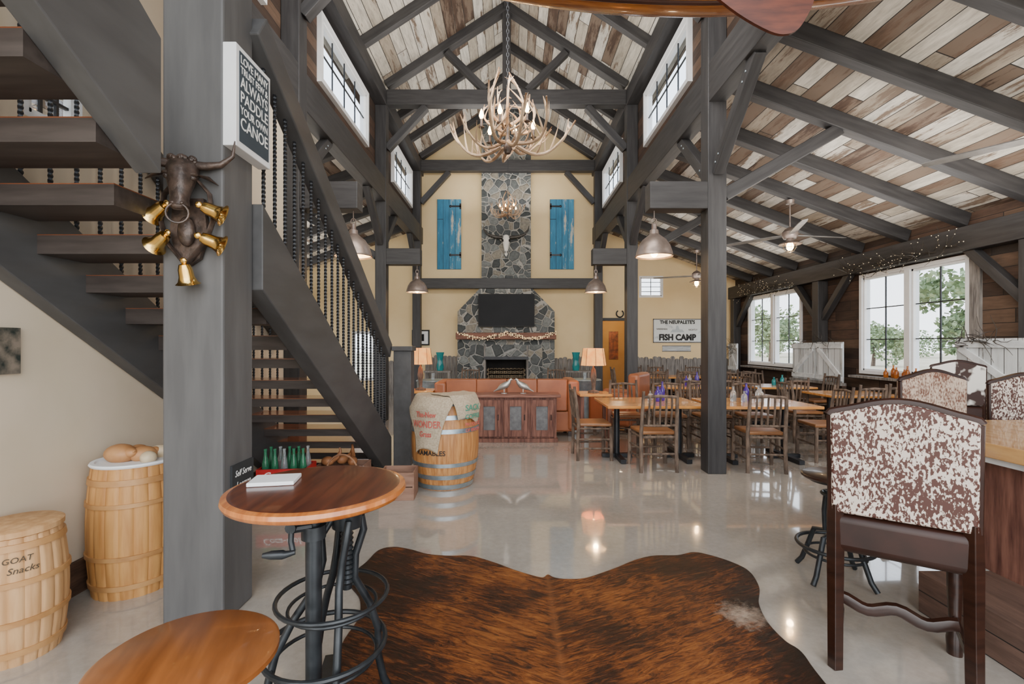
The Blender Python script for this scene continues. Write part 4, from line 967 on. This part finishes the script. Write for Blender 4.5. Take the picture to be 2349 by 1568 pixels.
def tlamp(x, y, zt, lit=5):
    t = thing('end_table', 'small wooden end table beside the sofa', 'table', (x, y, 0), group='end tables')
    part(t, 'table_top', MB().box(-.25, .25, -.25, .25, zt - .04, zt), TABW, smooth=False, bevel=.005)
    for sx in (-1, 1):
        for sy in (-1, 1): part(t, 'leg', MB().box(sx * .21 - .025, sx * .21 + .025, sy * .21 - .025, sy * .21 + .025, 0, zt - .04), RUSTIC, smooth=False)
    t = thing('table_lamp', 'table lamp with twig base and glowing parchment shade', 'lamp', (x, y, zt + .001), group='table lamps')
    part(t, 'lamp_base', MB().lathe([(.001, 0), (.09, 0), (.09, .02), (.03, .04), (.035, .15), (.05, .25), (.035, .36), (.012, .40), (.012, .47)], 16), BARK)
    mb = MB(); mb.open = True; mb.lathe([(.20, .43), (.165, .70)], 8); part(t, 'lamp_shade', mb, SHADEL, smooth=False)
    mb = MB()
    for k in range(8):
        a = k * pi / 4; mb.tube([(.203 * cos(a), .203 * sin(a), .43), (.168 * cos(a), .168 * sin(a), .70)], .004, 5)
    part(t, 'shade_stitching', mb, BARK)
    part(t, 'bulb', MB().ell((0, 0, .53), (.03, .03, .04)), BULB)
    l = bpy.data.lights.new('lamp_light', 'POINT'); l.energy = lit; l.color = (1, .6, .28); l.shadow_soft_size = .06
    lo = bpy.data.objects.new('lamp_light', l); link(lo); lo.location = (x, y, zt + .6)
tlamp(1.32, 7.62, .76); tlamp(-1.52, 8.1, .76)
t = thing('picture_frame', 'black framed picture with white mat', 'picture', (-2.55, YB - .02, 1.72))
part(t, 'frame', MB().box(-.25, .25, -.02, .018, -.22, .22), BLKP, smooth=False); part(t, 'mat', MB().box(-.21, .21, -.024, -.0205, -.18, .18), WHITE, smooth=False); part(t, 'print', MB().box(-.1, .1, -.027, -.0245, -.1, .1), SCREEN, smooth=False)
# ------------------------------------------------------------------ pendants
def pointl(loc, e, col=(1, .68, .36), r=.05):
    l = bpy.data.lights.new('bulb_or_fill_light', 'POINT'); l.energy = e; l.color = col; l.shadow_soft_size = r
    o = bpy.data.objects.new('bulb_or_fill_light', l); link(o); o.location = loc
pointl((3.3, 14.7, 2.3), 22, (1, .80, .52), .15)  # added fill lamp to brighten the passage, no bulb modelled
def pendant(x, y):
    t = thing('pendant_lamp', 'bronze metal barn pendant lamp hanging from a bracket beam', 'pendant lamp', (x, y, 3.12), group='pendant lamps')
    mb = MB().tube([(0, 0, 0), (0, 0, -.12)], .006, 6); mb.tube([(.03 * sin(a), 0, -.13 + .04 * cos(a)) for a in [i * pi / 6 for i in range(12)]], .006, 6, closed=True); part(t, 'cord', mb, SHADE)
    mb = MB(); mb.open = True
    mb.lathe([(.012, -.15), (.03, -.16), (.03, -.22), (.05, -.23), (.055, -.28), (.09, -.31), (.14, -.35), (.185, -.42), (.21, -.5), (.215, -.53), (.225, -.545), (.215, -.55), (.203, -.53), (.195, -.5), (.17, -.43), (.12, -.36), (.05, -.32)], 36, mf=lambda i: 1 if i >= 12 else 0)
    part(t, 'lamp_shade', mb, [SHADE, SHIN]); part(t, 'bulb', MB().ell((0, 0, -.50), (.045, .045, .055)), BULB)
    pointl((x, y, 2.54), 16)
for y in (5.74, 9.66):
    for s in (-1, 1): pendant(CX + s * 1.80, y)

# ------------------------------------------------------------------ ceiling fans
def fan(x, y, z, rot):
    zt = zb(x)
    t = thing('ceiling_fan', 'bronze farmhouse ceiling fan with caged light', 'ceiling fan', (x, y, z), rot, group='ceiling fans')
    mb = MB().tube([(0, 0, .1), (0, 0, zt - z)], .012, 8); mb.lathe([(.06, zt - z - .07), (.07, zt - z - .01), (.02, zt - z)], 16); part(t, 'downrod', mb, SHADE)
    part(t, 'motor', MB().lathe([(.001, -.06), (.09, -.06), (.115, -.02), (.115, .05), (.07, .1), (.02, .13), (.001, .13)], 24), SHADE)
    for k in range(3):
        a = k * 2 * pi / 3; M = Matrix.Rotation(a, 4, 'Z') @ Matrix.Rotation(radians(9), 4, 'X')
        mb = MB().prism([(.1, -.03), (.25, -.055), (.9, -.05), (1.02, -.035), (1.02, .04), (.9, .055), (.25, .06), (.1, .03)], -.005, .005, axis='Z').xf(M); part(t, 'blade', mb, FANB, smooth=False)
    mb = MB(); mb.open = True; mb.lathe([(.05, -.06), (.06, -.1), (.15, -.13), (.17, -.15), (.165, -.152), (.05, -.12)], 24); part(t, 'lamp_shade', mb, SHADE)
    mb = MB(); ring(mb, .1, -.2, .004, 20); ring(mb, .06, -.26, .004, 16)
    for k in range(6):
        a = k * pi / 3; mb.tube([(.1 * cos(a), .1 * sin(a), -.13), (.1 * cos(a), .1 * sin(a), -.2), (.06 * cos(a), .06 * sin(a), -.26), (0, 0, -.28)], .004, 5)
    part(t, 'light_cage', mb, BLACK); part(t, 'bulb', MB().ell((0, 0, -.18), (.055, .055, .07)), BULB)
    pointl((x, y, z - .32), 12)
fan(4.5, 7.72, 3.28, radians(10)); fan(4.55, 11.72, 3.2, radians(35)); fan(4.5, 3.72, 3.22, radians(125))

# ------------------------------------------------------------------ antler chandeliers
def antler_mesh(seedn, L_=.6):
    rr = random.Random(seedn); mb = MB(); pts = []
    for i in range(13):
        f = i / 12; pts.append(Vector((L_ * (1.0 * f - .12 * f * f), .12 * sin(f * 3) * L_, L_ * (-.16 * sin(f * pi * .9) + .5 * f ** 2.3))))
    mb.tube([tuple(p) for p in pts], [.019 * (1 - .75 * i / 12) + .003 for i in range(13)], 8)
    for k, (i, h, lean) in enumerate(((2, .22, .6), (4, .30, .3), (6, .26, -.1), (7, .34, .2), (9, .24, .5), (10, .2, .1), (11, .15, -.3))):
        p = pts[i]; h *= L_ * 1.25 * rr.uniform(.7, 1.2); s = rr.uniform(-1.1, 1.1); q = []
        for j in range(6):
            g_ = j / 5; q.append((p.x + lean * h * g_, p.y + s * h * .6 * g_ ** 1.5, p.z + h * (g_ * .9) - .03 * sin(g_ * pi)))
        mb.tube(q, [.012, .011, .0095, .0075, .005, .0015], 7)
    return mb.mesh('antler', ANTL)
AM = [antler_mesh(i) for i in range(4)]
def chandelier(x, y, z, sc, ztop, seedn):
    rr = random.Random(seedn)
    t = thing('antler_chandelier', 'antler chandelier with candle bulbs hanging on a chain', 'chandelier', (x, y, z), group='antler chandeliers')
    t.scale = (sc,) * 3
    def addA(i, rx, ry, rz, loc, s):
        o = bpy.data.objects.new('antler', AM[i % 4]); link(o); o.parent = t; o.location = loc; o.rotation_euler = (rx, ry, rz); o.scale = (s,) * 3
    for k in range(9):
        a = k * 2 * pi / 9 + rr.uniform(-.15, .15); addA(k, rr.uniform(-.6, .6), rr.uniform(-.15, .15), a, (.09 * cos(a), .09 * sin(a), -.1), rr.uniform(.85, 1.18))
    for k in range(5):
        a = k * 2 * pi / 5 + .4; addA(k + 1, rr.uniform(-.6, .6), radians(-32), a, (.05 * cos(a), .05 * sin(a), .05), rr.uniform(.65, .95))
    for k in range(3):
        a = k * pi * 2 / 3 + .2; addA(k + 2, rr.uniform(-.3, .3), radians(-64), a, (.03 * cos(a), .03 * sin(a), .12), rr.uniform(.8, 1.15))
    mb = MB().lathe([(.001, -.2), (.03, -.19), (.05, -.14), (.035, -.08), (.02, 0), (.015, .5), (.02, .52), (.001, .53)], 14); part(t, 'stem', mb, BRONZE)
    top = (ztop - z) / sc; mb = MB(); zz = .52; k = 0
    while zz < top - .03:
        ph = k % 2
        mb.tube([((.014 * cos(a)) * (1 - ph), (.014 * cos(a)) * ph, zz + .025 + .028 * sin(a)) for a in [i * pi / 4 for i in range(8)]], .0045, 5, closed=True); zz += .042; k += 1
    part(t, 'chain', mb, BLACK)['kind'] = 'stuff'
    for k in range(6):
        a = k * pi / 3 + .25; rx = .29; zc = .02 + (k % 2) * .05
        part(t, 'candle_sleeve', MB().lathe([(.03, -.01), (.032, 0), (.014, .005), (.014, .08), (.001, .081)], 12, (rx * cos(a), rx * sin(a), zc)), BRONZE)
        part(t, 'bulb', MB().lathe([(.001, .08), (.016, .09), (.026, .12), (.016, .155), (.003, .19)], 10, (rx * cos(a), rx * sin(a), zc)), BULB)
    pointl((x, y, z + .2), 7, r=.15)
chandelier(-.03, 5.2, 3.78, 1.0, zn(CX) + .0, 5)
chandelier(-.06, 11.5, 4.70, .68, zn(CX) + .0, 8)

# ------------------------------------------------------------------ canoe & paddle
t = thing('canoe', 'varnished cedar strip canoe hanging overhead', 'canoe', (1.0, 2.5, 3.305))
mb = MB(); nu, nv = 40, 20
def cw(f): return .42 * max(0, 1 - abs(f) ** 2.4) ** .8 + .006
for i in range(nu + 1):
    f = 2 * i / nu - 1
    for j in range(nv + 1):
        s_ = 2 * j / nv - 1; k = .07 * (2.2 * f) ** 2 + .15 * abs(f) ** 8
        mb.v.append((2.2 * f, cw(f) * s_, k + .36 * abs(s_) ** 2.5))
for i in range(nu):
    for j in range(nv): b = i * (nv + 1) + j; mb.face([b, b + 1, b + nv + 2, b + nv + 1])
o = part(t, 'hull', mb, CEDAR); m_ = o.modifiers.new('s', 'SOLIDIFY'); m_.thickness = .012; m_.offset = -1
for s_ in (-1, 1):
    pts = []
    for i in range(nu + 1): f = 2 * i / nu - 1; pts.append((2.2 * f, s_ * (cw(f) + .004), .07 * (2.2 * f) ** 2 + .15 * abs(f) ** 8 + .365))
    part(t, 'gunwale', MB().tube(pts, .014, 6), DWOOD)
for x in (-1.2, 0, 1.2): part(t, 'thwart', MB().bar((x, -.38, .43), (x, .38, .43), .06, .02), CEDAR)
mb = MB(); mb.tube([(-2.2 + 4.4 * i / 20, 0, .07 * (2.2 * (i / 10 - 1)) ** 2 + .15 * abs(i / 10 - 1) ** 8 - .006) for i in range(21)], .012, 6); part(t, 'keel', mb, DWOOD)
for x in (-1.2, 1.2): part(t, 'rope', MB().tube([(x, -.38, .43), (x, 0, 3.0), (x, .38, .43)], .008, 6), ROPE)
t = thing('paddle', 'reddish brown wooden canoe paddle hung below the canoe', 'paddle', (1.06, 1.72, 2.70))
Mp = Matrix.Rotation(radians(28), 4, 'Y')
outl = [(.0, .05), (.0, -.05), (-.03, -.095), (-.09, -.115), (-.22, -.112), (-.36, -.085), (-.46, -.05), (-.52, -.025), (-.52, .025), (-.46, .05), (-.36, .085), (-.22, .112), (-.09, .115), (-.03, .095)]
part(t, 'blade', MB().prism(cr_spline(outl, 4), -.006, .006).xf(Mp), PADDLE)
part(t, 'shaft', MB().tube([(-.45, 0, 0), (-1.55, 0, 0)], .016, 10).xf(Mp), PADDLE)
part(t, 'grip', MB().tube([(-1.55, 0, -.05), (-1.56, 0, 0), (-1.55, 0, .05)], [.014, .02, .014], 8).xf(Mp), PADDLE)

# ------------------------------------------------------------------ trees outside
def tree(x, y, h, cw_, seedn, label='leafy green tree in the meadow'):
    rr = random.Random(seedn); t = thing('tree', label, 'tree', (x, y, -.3), group='meadow trees')
    part(t, 'trunk', MB().tube([(0, 0, 0), (.1, 0, h * .3), (0, .1, h * .6)], [.16, .12, .06], 8), BARK)
    mb = MB(); blobs = [(rr.uniform(-.5, .5) * cw_, rr.uniform(-.5, .5) * cw_, h * rr.uniform(.35, .85), rr.uniform(.2, .36) * cw_) for _ in range(12)]
    for i in range(1700):
        bx, by, bz, br = blobs[i % 12]; v = Vector((rr.gauss(0, 1), rr.gauss(0, 1), rr.gauss(0, 1))).normalized() * br * rr.uniform(.6, 1.05); c = Vector((bx, by, bz)) + v
        c.z = max(c.z, .15)
        a = Vector((rr.uniform(-1, 1), rr.uniform(-1, 1), rr.uniform(-1, 1))).normalized() * .15; b_ = a.cross(Vector((rr.uniform(-1, 1), rr.uniform(-1, 1), rr.uniform(-1, 1)))).normalized() * .11
        n = len(mb.v); mb.v += [tuple(c - a), tuple(c + b_), tuple(c + a), tuple(c - b_)]; mb.face([n, n + 1, n + 2, n + 3])
    part(t, 'foliage', mb, LEAF, smooth=False)['kind'] = 'stuff'
tree(21.0, 21.8, 5.6, 3.2, 1); tree(31, 41, 3.4, 3.2, 3); tree(20.0, 37, 4.6, 3.6, 4)
for i in range(7): tree(30 + i * 9, 72 - i * 1.5, 3.2, 5, 10 + i, 'distant green tree at the field edge')

# ------------------------------------------------------------------ light
w = bpy.data.worlds.new('world'); S.world = w; w.use_nodes = True; nt = w.node_tree; bg = nt.nodes['Background']
tc = N(nt, 'ShaderNodeTexCoord'); sp = N(nt, 'ShaderNodeSeparateXYZ'); nt.links.new(tc.outputs['Generated'], sp.inputs[0])
nt.links.new(ramp(nt, [(0, (.95, .96, .97)), (.5, (.84, .92, 1))], sp.outputs[2]), bg.inputs['Color'])
bg.inputs['Strength'].default_value = 4.4
def area(loc, rot, sx, sy, e, col=(1, 1, 1)):  # added fill lamps
    l = bpy.data.lights.new('fill_light', 'AREA'); l.shape = 'RECTANGLE'; l.size = sx; l.size_y = sy; l.energy = e; l.color = col
    o = bpy.data.objects.new('fill_light', l); link(o); o.location = loc; o.rotation_euler = rot
WH = (1, .955, .90)
for y in (3.5, 7.7, 11.6):  # upward fill added to brighten the nave roof boards
    area((CX, y, 5.2), (pi, 0, 0), 2.6, 2.6, 96, WH)
for y in (3.2, 6.6, 10.5):  # upward fill added under the aisle ceilings, left aisle follows
    area((4.4, y, 2.95), (pi, 0, 0), 2.6, 2.4, 54, WH)
for y in (7.0, 11.0):
    area((-4.6, y, 2.95), (pi, 0, 0), 2.6, 2.4, 55, WH)
area((0, -2.4, 2.6), (radians(90), 0, 0), 8, 3.6, 240, WH)  # broad fill added behind the camera
area((0, 4.4, 4.9), (radians(78), 0, 0), 3.6, 1.2, 185, WH)  # added fill facing away from the camera, brightens the far end
area((4.4, 4.6, 3.0), (radians(80), 0, 0), 2.6, .8, 80, WH)  # same kind of added fill for the right aisle

cam = bpy.data.cameras.new('camera'); co = bpy.data.objects.new('camera', cam); link(co); S.camera = co
co.location = (0, 0, 1.52); co.rotation_euler = (radians(90), 0, 0)
cam.sensor_width = 36; cam.lens = 1100 / 2349 * 36; cam.shift_x = .0015; cam.shift_y = .0026; cam.clip_start = .05; cam.clip_end = 300
